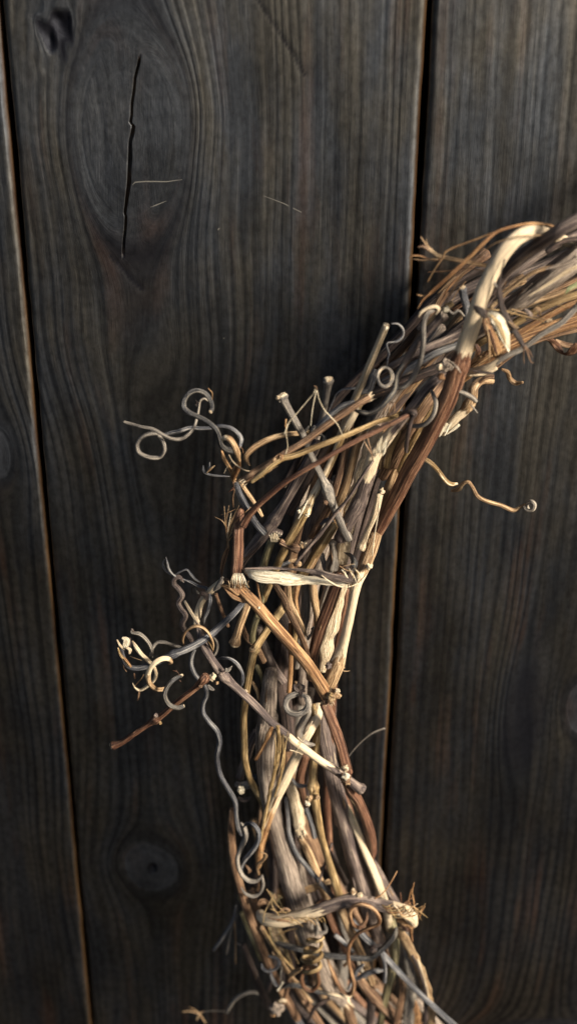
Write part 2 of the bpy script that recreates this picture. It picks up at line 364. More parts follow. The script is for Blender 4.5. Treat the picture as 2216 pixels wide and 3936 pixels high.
def tube(name, path, rad, mat, parent, peel=0.0, sides=12, flat=1.0, roll=0.0, rag=0.07, caps=True):
    path = np.asarray(path, float); n = len(path)
    rad = np.asarray(rad, float) * np.ones(n); peel = np.asarray(peel, float)*np.ones(n); roll = np.asarray(roll, float)*np.ones(n)
    T = np.gradient(path, axis=0); T /= np.linalg.norm(T, axis=1)[:, None]+1e-12
    seg = np.r_[0, np.cumsum(np.linalg.norm(np.diff(path, axis=0), axis=1))]*1000
    th = np.linspace(0, 2*np.pi, sides, endpoint=False)
    CNT[0] += 1; off = np.array([(CNT[0]*17.3) % 101, (CNT[0]*7.7) % 83, (CNT[0]*31.1) % 997])
    if flat < 0.99:
        Nn = np.array([0, -1.0, 0]); A = np.cross(T, Nn); ln = np.linalg.norm(A, axis=1)[:, None]; A /= ln+1e-9
    else:
        A = np.zeros_like(T); v = np.cross(T[0], [0.3, 0.2, 0.9]); v /= np.linalg.norm(v)
        for i in range(n):
            v = v - T[i]*np.dot(v, T[i]); v /= np.linalg.norm(v)+1e-9; A[i] = v
    B = np.cross(T, A)
    if np.any(roll):
        c, s = np.cos(roll)[:, None], np.sin(roll)[:, None]; A, B = A*c+B*s, B*c-A*s
    # lumpy cross-section: longitudinal ridges that drift along the cane
    k = CNT[0]*1.7
    ph1, ph2, ph3 = k % 6.28, (k*2.3) % 6.28, (k*3.9) % 6.28
    S = seg[:, None]
    mm = rad[:, None]*1000
    lump = 1 + rag*(0.55*np.sin(3*th[None]+ph1+S*0.05)+0.5*np.sin(5*th[None]+ph2-S*0.035)+0.4*np.sin(2*th[None]+ph3+S*0.11)) \
             + rag*0.35*np.sin(S*0.13+ph1)*np.sin(S*0.31+ph2) + rag*0.15*np.sin(S*0.9+ph3+th[None]*2)
    r = rad[:, None]*lump
    ca, sa = np.cos(th)[None], np.sin(th)[None]*flat
    co = path[:, None, :] + (r*ca)[:, :, None]*A[:, None, :] + (r*sa)[:, :, None]*B[:, None, :]
    bk = np.stack([mm*np.cos(th)[None]+0*S, mm*np.sin(th)[None]+0*S, S+0*th[None]], -1) + off
    pe = np.repeat(peel[:, None], sides, 1)
    co = co.reshape(-1, 3); bk = bk.reshape(-1, 3); pe = pe.ravel()
    idx = np.arange(n*sides).reshape(n, sides); nxt = np.roll(idx, -1, 1)
    q = np.stack([idx[:-1], nxt[:-1], nxt[1:], idx[1:]], -1).reshape(-1, 4)
    if caps:
        e0 = path[0]-T[0]*rad[0]*0.35; e1 = path[-1]+T[-1]*rad[-1]*0.35
        co = np.vstack([co, e0, e1]); bk = np.vstack([bk, off, off+[0, 0, seg[-1]]]); pe = np.r_[pe, peel[0], peel[-1]]
        a, b = n*sides, n*sides+1
        c0 = np.stack([nxt[0], idx[0], np.full(sides, a), np.full(sides, a)], -1)
        c1 = np.stack([idx[-1], nxt[-1], np.full(sides, b), np.full(sides, b)], -1)
        faces = q.tolist() + [f[:3] for f in c0.tolist()] + [f[:3] for f in c1.tolist()]
    else: faces = q
    return mesh_obj(name, co, faces, M[mat], parent, {'bk': ('FLOAT_VECTOR', bk), 'peel': ('FLOAT', pe)})
def lst(v, n):
    if isinstance(v, (int, float)): return [v]*n
    return list(np.interp(np.linspace(0, 1, n), np.linspace(0, 1, len(v)), v))
def S(fr, pts, w, mat, h=45, name='cane', parent=None, peel=0.0, flat=1.0, roll=0.0, sides=None, nodes=(), cut=None, frayed=None, rag=None, sub=None):
    """one strand traced through points (x, y[, height mm]) of a crop of the photo"""
    x0, y0, k = F[fr]; n = len(pts); hs = lst(h, n); ws = lst(w, n); ps = lst(peel, n); rs = lst(roll, n)
    rows = []
    for i, p in enumerate(pts):
        hh = p[2] if len(p) > 2 else hs[i]
        wp, t = P(x0+p[0]*k, y0+p[1]*k, hh)
        rows.append([*wp, max(0.3, ws[i])*k*0.5*t/FPX, ps[i], rs[i]])
    wpx = max(ws)*k
    if name == 'tendril' and not cut:
        rows[0][3] *= 0.6; rows[-1][3] *= 0.6
    if sub is None: sub = 9 if wpx > 12 else 6
    c = crom(rows, sub); path = c[:, :3].copy(); rad = np.maximum(c[:, 3], 0.00006)
    # swollen joints
    for (f, amp) in nodes:
        i0 = f*(len(c)-1); s_ = np.arange(len(c)); L = np.linalg.norm(np.diff(path, axis=0), axis=1).mean()
        rad = rad*(1+amp*np.exp(-((s_-i0)*L/(rad.max()*1.1))**2))
    if wpx > 16 and flat > 0.9:   # small natural wander of a woody stem
        a = CNT[0]*3.1
        for i in range(len(path)):
            d = noise.noise_vector(Vector(path[i])*45+Vector((a, 0, 0)))
            path[i] += np.array(d)*rad[i]*0.10
    elif wpx > 5:
        a = CNT[0]*3.1
        for i in range(len(path)):
            d = noise.noise_vector(Vector(path[i])*150+Vector((a, 0, 0)))
            path[i] += np.array(d)*rad[i]*0.18; rad[i] *= 1+0.30*noise.noise(Vector(path[i])*260+Vector((0, a, 0)))
    if sides is None: sides = 14 if wpx > 26 else (9 if wpx > 9 else 5)
    if rag is None: rag = 0.085 if wpx > 14 else 0.07
    o = tube(name, path, rad, mat, parent or wreath, c[:, 4], sides, flat, c[:, 5], rag)
    Tn = lambda i, j: (path[i]-path[j])/np.linalg.norm(path[i]-path[j])
    if name == 'cane' and wpx > 24 and mat not in ('pale', 'cream') and flat > 0.9:
        for q in range(1 if wpx < 38 else 3):
            i0 = random.randint(2, max(3, len(path)-8)); L = random.randint(3, 9); i1 = min(len(path)-1, i0+L)
            if i1-i0 < 2: continue
            if random.random() < .5: i0, i1 = i1, i0
            st_ = 1 if i1 > i0 else -1; ids = list(range(i0, i1+st_, st_)); t = path[ids[1]]-path[ids[0]]; t /= np.linalg.norm(t)
            u = np.cross(t, [0, -1.0, 0]); u /= np.linalg.norm(u); an = random.uniform(-1.3, 1.3)
            nn = np.array([0, -1.0, 0])*math.cos(an)+u*math.sin(an)
            pp = np.array([path[j]+nn*(rad[j]*1.0+rad[j]*random.uniform(0.25, 0.7)*(m_/len(ids))**2) for m_, j in enumerate(ids)])
            ww = np.interp(np.linspace(0, 1, len(ids)), [0, .3, 1], [rad[i0]*0.06, rad[i0]*random.uniform(.07, .18), rad[i0]*0.03])
            tube('bark_flake', pp, ww, random.choice([mat, mat, 'tan', 'brown']), o, 0.2, 5, flat=0.35)
    for e in (cut or ()):
        i, j = (0, 1) if e == 's' else (-1, -2); t = Tn(i, j); r = rad[i]
        pp = np.array([path[i]-t*r*0.5, path[i]+t*r*0.30, path[i]+t*r*0.38])
        tube('cut_end', pp, [r*0.70, r*0.80, r*0.62], 'pale', o, 0.3, 12, rag=0.2)
    for e in (frayed or ()):
        i, j = (0, 3) if e == 's' else (-1, -4); t = Tn(i, j); r = rad[i]
        bits = []
        for q in range(11):
            an = q*2.4; rr = r*random.uniform(0.2, 0.95)
            u = np.cross(t, [0.1, 0.9, 0.3]); u /= np.linalg.norm(u); v = np.cross(t, u)
            o0 = path[i]-t*r*1.2+(u*math.cos(an)+v*math.sin(an))*rr
            ln = r*random.uniform(1.3, 2.9); sp = random.uniform(0.0, 0.35)*ln
            d2 = (u*math.cos(an)+v*math.sin(an))*sp
            tube('splinter', [o0, o0+t*ln*0.6+d2*0.4, o0+t*ln+d2], [r*0.22, r*0.18, r*0.03], random.choice(['cream', 'pale', 'pale']), o, 0.6, 5, flat=0.99)
    return o
def knob(fr, x, y, h, w, mat, parent=None, name='node', sq=(1, 1, 1), seed=0, peel=0.0):
    """lumpy woody knuckle"""
    x0, y0, k = F[fr]; c, t = P(x0+x*k, y0+y*k, h); r = w*k*0.5*t/FPX
    vs = []; fs = []; nu, nv = 16, 12; bk = []
    for i in range(nv+1):
        ph = math.pi*i/nv
        for j in range(nu):
            th = 2*math.pi*j/nu
            d = Vector((math.sin(ph)*math.cos(th), math.sin(ph)*math.sin(th), math.cos(ph)))
            q = 0.86+0.62*noise.noise(d*1.6+Vector((seed*5.1, x, y)))+0.38*noise.noise(d*4.2+Vector((seed, 3, y)))
            vs.append((c.x+d.x*r*q*sq[0], c.y+d.y*r*q*sq[1], c.z+d.z*r*q*sq[2])); bk.append((d.x*r*1000+x, d.y*r*1000+y, d.z*r*4000))
    for i in range(nv):
        for j in range(nu):
            fs.append((i*nu+j, i*nu+(j+1) % nu, (i+1)*nu+(j+1) % nu, (i+1)*nu+j))
    return mesh_obj(name, vs, np.array(fs)[:, ::-1], M[mat], parent or wreath, {'bk': ('FLOAT_VECTOR', bk), 'peel': ('FLOAT', [peel]*len(vs))})
def tend(fr, pts, w, mat, h=50, **k): k.setdefault('name', 'tendril'); return S(fr, pts, w, mat, h, **k)
def fib(fr, pts, w, mat, h=60, **k): k.setdefault('name', 'fibre'); return S(fr, pts, w, mat, h, **k)
def strip(fr, pts, w, mat, h=55, flat=0.16, **k): k.setdefault('name', 'bark_strip'); k.setdefault('rag', 0.07); return S(fr, pts, w, mat, h, flat=flat, **k)

# ---- hidden mass of the wreath: canes laid round the ring --------------
CL = [(2216, 1060, 200), (1850, 1215, 190), (1620, 1440, 165), (1410, 1700, 180), (1285, 1950, 190), (1190, 2200, 205), (1150, 2500, 165), (1140, 2800, 165),
      (1130, 3100, 205), (1180, 3400, 250), (1270, 3700, 285), (1370, 3936, 290)]
cl = []
for x, y, hw in CL:
    p, t = P(x, y, 25); cl.append([p.x, p.z, hw*t/FPX])
A_, B_, C_ = [np.array(cl[i][:2]) for i in (1, 5, 10)]
def circ(a, b, c):
    d = 2*(a[0]*(b[1]-c[1])+b[0]*(c[1]-a[1])+c[0]*(a[1]-b[1]))
    ux = ((a@a)*(b[1]-c[1])+(b@b)*(c[1]-a[1])+(c@c)*(a[1]-b[1]))/d
    uy = ((a@a)*(c[0]-b[0])+(b@b)*(a[0]-c[0])+(c@c)*(b[0]-a[0]))/d
    return np.array([ux, uy])
cc = circ(A_, B_, C_); rc = np.linalg.norm(A_-cc)
print('ring centre', cc, 'radius', rc)
a0 = math.atan2(cl[0][1]-cc[1], cl[0][0]-cc[0]); a1 = math.atan2(cl[-1][1]-cc[1], cl[-1][0]-cc[0])
if a1 < a0: a1 += 2*math.pi
# close the ring on its far side (outside the frame)
r0 = np.linalg.norm(np.array(cl[0][:2])-cc); r1 = np.linalg.norm(np.array(cl[-1][:2])-cc)
far = []
nf = 14
for i in range(1, nf):
    f = i/nf; ang = a1+(a0+2*math.pi-a1)*f; rr = r1+(r0-r1)*f
    far.append([cc[0]+rr*math.cos(ang), cc[1]+rr*math.sin(ang), 0.024])
RING = np.array(cl+far)
NR = len(RING)
def ring_at(u):
    i = int(math.floor(u)) % NR; f = u-math.floor(u)
    p = [RING[(i+k) % NR] for k in (-1, 0, 1, 2)]
    g = lambda a, b, c, d: 0.5*(2*b+(c-a)*f+(2*a-5*b+4*c-d)*f*f+(3*b-a-3*c+d)*f**3)
    q = g(*p); e = 0.01
    tn = (p[2]-p[1])[:2]; tn = tn/np.linalg.norm(tn)
    return q, np.array([-tn[1], tn[0]])
rnd = random.Random(11)
mats_bg = ['brown', 'brown', 'purple', 'purple', 'dark', 'dark', 'red', 'grey', 'dark', 'brown', 'rough', 'tan']
def ringcane(u0, u1, r, mat, hlo, hhi, spread=0.85, peel=0.0):
    n = max(4, int((u1-u0)*2.0)+2); pts = []
    oa, ob = rnd.uniform(-spread, spread), rnd.uniform(-spread, spread)
    ha, hb = rnd.uniform(hlo, hhi), rnd.uniform(hlo, hhi)
    for i in range(n):
        f = i/(n-1); u = u0+(u1-u0)*f; q, nn = ring_at(u)
        o = (oa+(ob-oa)*f+0.12*math.sin(f*5+oa*9))*q[2]
        hm = (ha+(hb-ha)*f)
        lim = math.sqrt(max(0.05, 1-(o/q[2])**2))
        inside = 0 <= (u % NR) <= len(CL)-1
        top = hhi if inside else 54
        hm = (hm-6)*0.5+6+lim*(hm-6)*0.5
        pts.append([q[0]+nn[0]*o, -hm/1000, q[1]+nn[1]*o, r*(1+0.12*math.sin(f*7+ha)), peel, 0])
    c = crom(pts, 7)
    return tube('cane', c[:, :3], c[:, 3], mat, wreath, c[:, 4], 9, rag=0.08)
for i in range(46):
    u0 = rnd.uniform(-2.0, 11.0); u1 = u0+rnd.uniform(3.0, 6.0)
    ringcane(u0, u1, rnd.uniform(0.0011, 0.0025), rnd.choice(mats_bg), 6, 22, peel=rnd.choice([0, 0, 0.2, 0.35]))
for i in range(62):
    u0 = rnd.uniform(11.7, 22.0); u1 = min(24.6, u0+rnd.uniform(2.0, 3.6))
    ringcane(u0, u1, rnd.uniform(0.0014, 0.0034), rnd.choice(mats_bg), 10, 52, spread=0.8, peel=rnd.choice([0, 0, 0.2, 0.35]))
#@@TRACES@@
# ---- upper right part -----------------------------------------------------
c1 = S(1, [(1480,270,38),(1330,205,44),(1225,168,54),(1130,165,62),(1040,205,65),(960,285,66),(890,400,66),(830,520,66),(780,640,66),(740,760,65),(700,880,64),(660,1000,63),(625,1110,62),(590,1230,61),(530,1370,59),(450,1530,57),(370,1680,55),(300,1800,53),(222,1960,50),(130,2130,47),(40,2300,44),(-20,2480,38)],
  [70,74,82,95,108,112,112,112,112,112,115,120,130,128,128,125,118,110,100,92,80,70], 'red', peel=[1,1,1,1,1,1,1,1,1,1,.85,.45,.12,0,0,0,0,0,.1,0,0,0], nodes=[(0.55,0.12)])
knob(1,560,1075,66,105,'rough',c1,seed=1,sq=(1,.7,.9)); knob(1,520,1150,66,52,'orange',c1,seed=2,peel=.3); knob(1,508,1085,70,46,'pale',c1,seed=3,name='broken_stub')
for q in range(7): fib(1, [(560+q*8,1040+q*6,68),(600+q*7,1060+q*8,71),(640+q*3,1085+q*7,70)], 6, 'rough', parent=c1)
S(1, [(1560,30),(1400,110),(1300,170),(1180,250),(1060,340),(960,430),(880,540),(800,650),(730,760)], 96, 'purple', h=[66,67,66,60,54,48,44,40,36], peel=[.1,.3,.1,.3,.35,.2,0,0,0])
S(1, [(1560,130),(1440,185),(1300,255),(1180,325),(1040,430),(940,520),(860,600),(760,700)], 58, 'purple', h=[40,41,42,42,42,42,40,36])
S(1, [(1560,210),(1420,215),(1330,235),(1240,300)], 40, 'dark', h=46)
S(1, [(1560,250),(1400,370),(1300,445),(1180,540),(1060,630),(960,700),(850,790),(740,880)], [170,165,155,140,120,105,90,80], 'rough', h=[44,46,46,45,44,42,40,36], peel=[.1,.2,.35,.3,.2,.1,0,0], rag=.13)
strip(1, [(1450,340),(1380,380),(1300,400),(1230,420)], [50,40,30,10], 'rough', h=56)
strip(1, [(1450,400),(1370,440),(1250,520),(1120,600)], [30,34,24,8], 'pale', h=55)
S(1, [(1300,392),(1150,440),(1020,530),(930,610),(860,680)], 30, 'tan', h=47)
S(1, [(1560,560),(1350,620),(1230,670),(1100,740),(950,830),(800,910),(690,990)], 55, 'gold', h=[42,43,43,42,40,38,34])
S(1, [(1560,610),(1400,660),(1280,720),(1160,790),(1020,870),(880,950)], 44, 'orange', h=44, peel=.35)
S(1, [(1560,720),(1350,790),(1200,840),(1050,900),(900,980),(760,1070),(640,1160)], 95, 'orange', h=[34,35,36,36,36,34,30])
S(1, [(1560,800),(1400,840),(1250,880),(1090,940),(960,1030),(860,1110)], 40, 'brown', h=30)
S(1, [(1500,500),(1380,560),(1240,610),(1100,660),(990,720)], 40, 'tan', h=44, peel=.4)
c8 = S(1, [(1500,620),(1450,670),(1400,725),(1330,790),(1200,865),(1080,955),(960,1012),(860,1075),(780,1105),(700,1120)], [44,44,44,42,42,42,42,46,50,44], 'grey', h=[60,60,61,62,62,62,61,60,58,54], peel=[0,.1,.2,.3,.2,.2,.3,.8,1,1])
S(1, [(900,1090),(840,1120),(770,1130),(710,1140)], [30,36,40,20], 'orange', h=52, peel=.6)
strip(1, [(880,1130),(800,1120),(740,1110)], [18,24,8], 'dark', h=62)
k1 = S(1, [(545,718),(470,795),(400,872),(320,980),(260,1080),(205,1190)], [66,58,58,52,48,44], 'purple', h=[60,60,59,58,57,56], nodes=[(0.03,.55)], peel=[.2,.1,.2,.1,.3,.1])
knob(1,556,692,62,48,'cream',k1,name='broken_stub',seed=4); knob(1,535,730,62,60,'rough',k1,seed=5)
tend(1, [(368,745),(385,712),(430,684),(480,672),(505,690),(485,728)], [12,22,24,22,24,14], 'pale', h=62, peel=.8)
tend(1, [(495,690,61),(430,720,62),(402,790,62),(402,900,62),(390,1000,61),(365,1085,60),(320,1170,60),(265,1222,60),(215,1230,59)], [30,36,38,38,36,38,38,34,26], 'grey', peel=.25)
S(1, [(665,545),(675,600),(695,680),(690,760)], [44,54,50,40], 'blue', h=48, cut='s', nodes=[(0.05,.35)])
S(1, [(600,650),(540,690),(470,760),(400,840)], 40, 'gold', h=36)
# background canes left of the main one
S(1, [(720,820),(560,900),(420,960),(300,1020),(180,1090),(40,1170)], 62, 'purple', h=[40,42,43,42,40,36])
S(1, [(650,930),(480,995),(380,1050),(240,1130),(120,1190)], 48, 'blue', h=46, peel=.25)
S(1, [(690,1000),(500,1090),(400,1130),(260,1190),(100,1250),(-40,1310)], 74, 'dark', h=[38,38,38,37,36,34])
S(1, [(420,860),(330,960),(300,1000),(220,1080)], 40, 'brown', h=40)
c16 = S(1, [(560,1110),(500,1165),(420,1240),(340,1340),(265,1430),(185,1530),(110,1630),(60,1700),(30,1790),(0,1890),(-30,1990),(-90,2100),(-170,2260)],
  [60,62,62,64,66,72,84,96,94,92,94,92,88], 'purple', h=[50,53,54,55,55,55,55,55,54,53,52,52,50], peel=[0,0,.2,.35,.4,.55,.7,1,.75,.25,0,0,0], nodes=[(0.86,.16)])
for q in range(9):
    x=75+q*8; fib(1, [(x,1690-q%3*10,59),(x+6,1640,60),(x+14+q*2,1600-(q%4)*14,61)], [10,12,3], 'cream', name='splinter', parent=c16)
dk = S(1, [(250,1420),(290,1392),(330,1388),(345,1405),(322,1440),(305,1500),(290,1580),(283,1650),(290,1672)], [30,34,36,34,30,32,30,28,12], 'dark', h=[60,61,62,62,62,62,61,60,60])
tend(1, [(455,1240),(470,1280),(485,1330),(472,1400),(440,1450),(395,1482),(340,1488),(285,1472)], [26,30,32,32,32,34,32,24], 'grey', h=[58,60,62,63,63,62,60,58])
S(1, [(870,1180),(795,1180),(745,1225),(732,1300),(680,1380),(620,1432),(560,1500),(525,1545)], [50,56,62,64,62,62,58,30], 'tan', h=[40,42,44,45,45,45,44,42], peel=[.2,.4,.5,.3,.5,.9,1,1], nodes=[(.5,.3)])
for a in ([(560,1470),(510,1562)],[(580,1480),(545,1555)],[(645,1478),(600,1515),(560,1545)],[(600,1460),(540,1530)],[(540,1490),(497,1560)]):
    strip(1, a, [20,22,8] if len(a)>2 else [22,8], 'cream', h=46, flat=.5, name='splinter')
tend(1, [(630,1250),(690,1270),(735,1297),(758,1318)], [30,32,34,30], 'grey', h=[62,62,60,58], cut='e')
fib(1, [(725,1345),(745,1370),(770,1400)], [5,12,10], 'grey', h=50)
tend(1, [(935,1100),(975,1120),(992,1165),(1030,1195),(1080,1190)], [26,32,34,34,30], 'tan', h=[34,32,30,30,32])
S(1, [(880,1150),(830,1155),(780,1190)], [30,34,26], 'brown', h=48)
S(1, [(560,1150),(470,1270),(380,1400),(290,1540),(200,1690),(120,1840)], [60,72,76,76,72,66], 'brown', h=[42,46,48,48,46,44], peel=.2)
S(1, [(540,1260),(450,1400),(370,1530),(300,1660),(230,1800)], [44,54,58,56,50], 'gold', h=[44,46,47,46,44], peel=.3)
S(1, [(480,1180),(400,1290),(330,1390),(250,1500)], [34,40,40,34], 'tan', h=50, peel=.1)
# wisps above left
strip(1, [(1300,130),(1240,115),(1130,108),(1020,125),(900,165),(800,250),(680,370),(560,480),(460,570),(400,620),(370,665)], [16,22,26,24,26,30,30,28,24,16,6], 'orange', h=[56,58,60,62,63,64,64,64,63,62,61], peel=.25, flat=.4)
strip(1, [(500,540),(430,590),(395,600),(355,590)], [12,14,10,5], 'orange', h=62, flat=.5)
strip(1, [(460,570),(400,625),(360,690)], [14,12,5], 'orange', h=63, flat=.5)
fib(1, [(900,158),(780,205),(660,250),(560,295),(530,340),(470,430),(430,505)], [12,16,14,16,14,12,8], 'orange', h=58)
strip(1, [(840,395),(700,368),(560,342),(490,318),(430,265),(382,195)], [30,34,36,28,20,7], 'tan', h=[50,52,53,54,54,54], flat=.4)
strip(1, [(480,310),(440,290),(400,262),(362,268)], [16,22,26,10], 'brown', h=54, flat=.5); fib(1, [(450,290),(425,240),(420,210)], [12,10,5], 'tan', h=54)
fib(1, [(520,345),(460,355),(390,330),(330,325),(302,342)], [16,12,11,9,6], 'orange', h=54); fib(1, [(500,350),(440,350),(400,356),(330,348)], [14,11,9,6], 'tan', h=55)
fib(1, [(1200,185),(1080,190),(1000,205),(870,250),(780,335),(690,420),(600,560),(540,672)], 9, 'tan', h=[66,69,69,68,66,64,62,60])
fib(1, [(820,430),(700,412),(560,430),(430,436)], [8,10,11,9], 'orange', h=46)
fib(1, [(640,470),(580,530),(540,592)], [8,16,8], 'orange', h=50); fib(1, [(620,465),(560,520),(495,585)], [6,12,6], 'tan', h=48)
fib(1, [(690,500),(640,560),(590,640)], 7, 'tan', h=50); fib(1, [(880,505),(915,560)], 12, 'grey', h=68)
# dark dangling strip
d = strip(1, [(955,350),(930,450),(918,540),(925,640),(955,735),(1000,800),(1050,885),(1090,958)], [10,12,28,40,46,34,34,26], 'dark', h=70, flat=.35)
for a in ([(1090,945),(1083,1000),(1087,1062)],[(1095,945),(1115,1000),(1135,1050),(1155,1056)],[(1095,940),(1125,980),(1146,1022)]): fib(1, a, [14,11,5], 'brown', h=70, parent=d)
for a in ([(980,780),(1010,790),(1050,820)],[(990,770),(1005,800),(1040,828)]): fib(1, a, 7, 'tan', h=71, parent=d)
strip(1, [(742,663),(770,685),(800,710),(822,748)], [5,48,60,22], 'dark', h=71, flat=.3, name='leaf_scrap', roll=[.2,.5,.3,0])
fib(1, [(818,745),(850,790),(930,802),(1010,795)], 9, 'tan', h=[71,71,70,70])
fib(1, [(830,745),(900,772),(960,812),(985,812)], 7, 'brown', h=70)
strip(1, [(845,712),(905,770),(955,860),(985,985)], [50,95,88,12], 'cream', h=[68,71,71,68], flat=.12, name='husk', rag=.03, roll=-0.5)
strip(1, [(860,730),(910,790),(940,860),(960,930)], [14,34,30,8], 'gold', h=73, name='husk')
strip(1, [(825,760),(850,850),(890,950),(925,1060)], [50,76,80,30], 'orange', h=[60,61,60,58], flat=.3)
strip(1, [(830,800),(850,900),(850,1050)], [16,20,6], 'tan', h=62, flat=.4); strip(1, [(850,830),(890,960),(905,1010)], [20,20,6], 'red', h=65, flat=.4)
fib(1, [(830,690),(960,705),(1100,742),(1200,768),(1232,800)], [8,11,11,9,6], 'gold', h=[68,66,62,60,58])
fib(1, [(900,708),(1050,690),(1200,662),(1330,662),(1385,690)], 6, 'gold', h=[66,64,62,60,58])
fib(1, [(1000,690),(1100,720),(1230,760),(1280,775)], 12, 'tan', h=54)
for a,m in (([(1150,700),(1180,690),(1200,740)],'tan'),([(1090,690),(1130,730),(1100,760)],'purple'),([(1240,770),(1275,765)],'pale'),([(760,930),(775,970),(765,1020)],'red')): strip(1, a, [20,34,16] if len(a)>2 else 22, m, h=54, flat=.4, name='leaf_scrap')
for a in range(10): fib(1, [(720+a*9,1060-a*3,50),(745+a*10,1020-a*2,58),(760+a*11+(a%3)*9,980+(a%4)*12,60)], 6, random.choice(['gold','tan','red','orange']))
strip(1, [(1368,585),(1395,550),(1430,530),(1480,500)], [8,34,38,30], 'green', h=58, name='leaf_scrap', flat=.3)
strip(1, [(1218,890),(1270,900),(1310,950),(1350,990),(1400,990),(1460,930)], [30,60,50,60,66,60], 'red', h=[28,26,24,24,26,28], name='leaf_scrap', flat=.25, roll=[0,.6,0,.9,.3,0])
strip(1, [(1300,900),(1350,930),(1420,940)], [20,44,40], 'brown', h=22, name='leaf_scrap', flat=.3)
tend(1, [(560,680),(600,720),(640,700),(680,740)], 16, 'grey', h=50)

# ---- crossing canes, upper middle ---------------------------------------------
S(2, [(1236,92),(1180,230),(1110,400),(1040,560),(985,680),(940,800),(900,900)], [50,48,50,50,50,50,48], 'pale', h=[54,52,50,47,44,40,36], cut='s', peel=0)
knob(2,1241,112,58,26,'cream',name='broken_stub')
tend(2, [(1272,78),(1318,82),(1352,120),(1350,170),(1310,205),(1250,212),(1240,235),(1256,290),(1248,330),(1243,385)], [14,20,22,20,20,16,15,17,11,5], 'blue', h=[46,45,44,44,45,46,47,48,50,52])
co = []
for i in range(26):
    an = i*0.52+2.6; co.append((1228+54*math.cos(an)*(1-.004*i), 452+66*math.sin(an), 58+i*0.35+3*math.sin(an)))
tend(2, co, [14,24,26,24,26,22], 'grey', peel=.45, sub=5)
tend(2, [(1440,215,56),(1380,330,57),(1315,430,58),(1298,530,60),(1255,598,62),(1190,665,62),(1120,702,61),(1060,697,60),(1010,680,57)], [46,44,38,38,40,38,34,30,22], 'char')
tend(2, [(1160,400),(1140,470),(1110,540),(1020,570)], [50,60,50,30], 'blue', h=46)
for q in range(10): fib(2, [(1230+q*7,610+q*2,58),(1225+q*6+(q%3)*12,650,60),(1215+q*9-(q%4)*15,720+(q%3)*15,58)], 5, random.choice(['brown','dark','tan']))
sA = S(2, [(245,1172),(300,1138),(350,1108),(420,1066),(480,1022),(560,965),(680,890),(800,803),(930,712),(1050,632),(1120,592)], [60,70,72,72,60,50,50,50,50,50,52], 'brown', h=[63,64,64,65,65,64,63,62,61,60,59], frayed='se', peel=[.25,.15,.05,.1,.1,.1,.2,.15,.2,.2,.4])
S(2, [(300,1180),(380,1120),(450,1060),(520,1018),(600,998),(750,940),(900,882),(1050,818),(1180,762),(1290,728),(1340,700)], [34,44,46,44,42,40,42,40,38,36,30], 'gold', h=[65,66,66,66,66,66,65,63,60,56,52], peel=[.1,.1,0,.1,.2,.2,.3,.2,.2,.1,.1])
knob(2,505,1010,69,48,'orange',sA,seed=9,peel=.4); knob(2,460,1030,69,34,'tan',sA,seed=10)
sR = S(2, [(1440,705),(1380,722),(1300,762),(1180,822),(1060,880),(960,932),(860,990),(760,1050),(650,1112),(540,1182),(440,1262),(350,1342),(282,1420),(240,1490)], [30,32,34,36,36,34,34,36,36,40,44,46,50,56], 'red', h=[60,62,64,65,66,67,68,68,68,67,66,65,64,64], peel=[.1,.1,.1,.1,.1,.2,.1,.2,0,0,0,.1,0,0])
knob(2,1424,705,62,46,'dark',dk,seed=20)
S(2, [(515,585),(530,625),(570,700),(620,790),(660,860),(700,960),(740,1050),(790,1150),(828,1240),(852,1310),(890,1400),(930,1490),(975,1580)], [66,54,50,50,46,44,46,52,66,58,56,60,66], 'grey', h=[58,58,57,56,55,54,53,53,54,55,54,53,52], cut='s', nodes=[(0.01,.2),(.66,.32),(.73,.25)], peel=[.1,.1,.2,.1,0,0,.1,.1,0,0,0,0,0])
knob(2,812,1328,58,36,'brown',seed=6); knob(2,484,596,59,30,'pale',seed=7,name='broken_stub')
S(2, [(836,472),(825,560),(805,680),(785,765),(760,850)], [66,50,48,46,44], 'grey', h=[46,45,43,41,38], cut='s', nodes=[(0.02,.2)])
w = S(2, [(742,532),(735,560),(700,605),(620,700),(562,768),(543,840),(552,930),(537,990)], [4,7,6,7,11,7,6,9], 'cream', h=[66,68,69,70,70,70,69,68], name='fibre')
fib(2, [(752,545),(738,610),(722,700),(712,795)], [8,6,6,5], 'cream', h=[69,69,69,67], parent=w)
fib(2, [(755,545),(772,610),(808,680),(850,726),(900,785),(936,862)], [7,6,6,7,7,4], 'cream', h=[69,69,68,67,66,66], parent=w)
fib(2, [(758,540),(750,518),(732,516)], 5, 'brown', h=68, parent=w); fib(2, [(540,745),(537,790),(545,830)], [14,12,8], 'orange', h=70, parent=w); fib(2, [(552,780),(535,830),(530,850)], 8, 'cream', h=71, parent=w)
tend(2, [(1060,525),(1010,530),(940,536),(890,570),(868,620),(835,700)], 16, 'blue', h=44)
tend(2, [(700,795),(662,850),(672,915),(735,940),(795,905),(802,868),(760,845)], [20,30,32,32,30,26,20], 'char', h=[50,50,52,55,56,55,54])
tend(2, [(740,790),(720,830),(750,860)], 36, 'char', h=50)
tend(2, [(1015,620),(930,655),(870,700),(800,765),(720,830)], 42, 'blue', h=[50,50,50,50,48])
tend(2, [(700,830),(640,842),(540,850),(430,880),(330,932),(272,985),(264,1025),(292,1072)], [36,36,36,40,42,40,34,6], 'tan', h=[46,50,52,54,55,56,56,57], peel=.2)
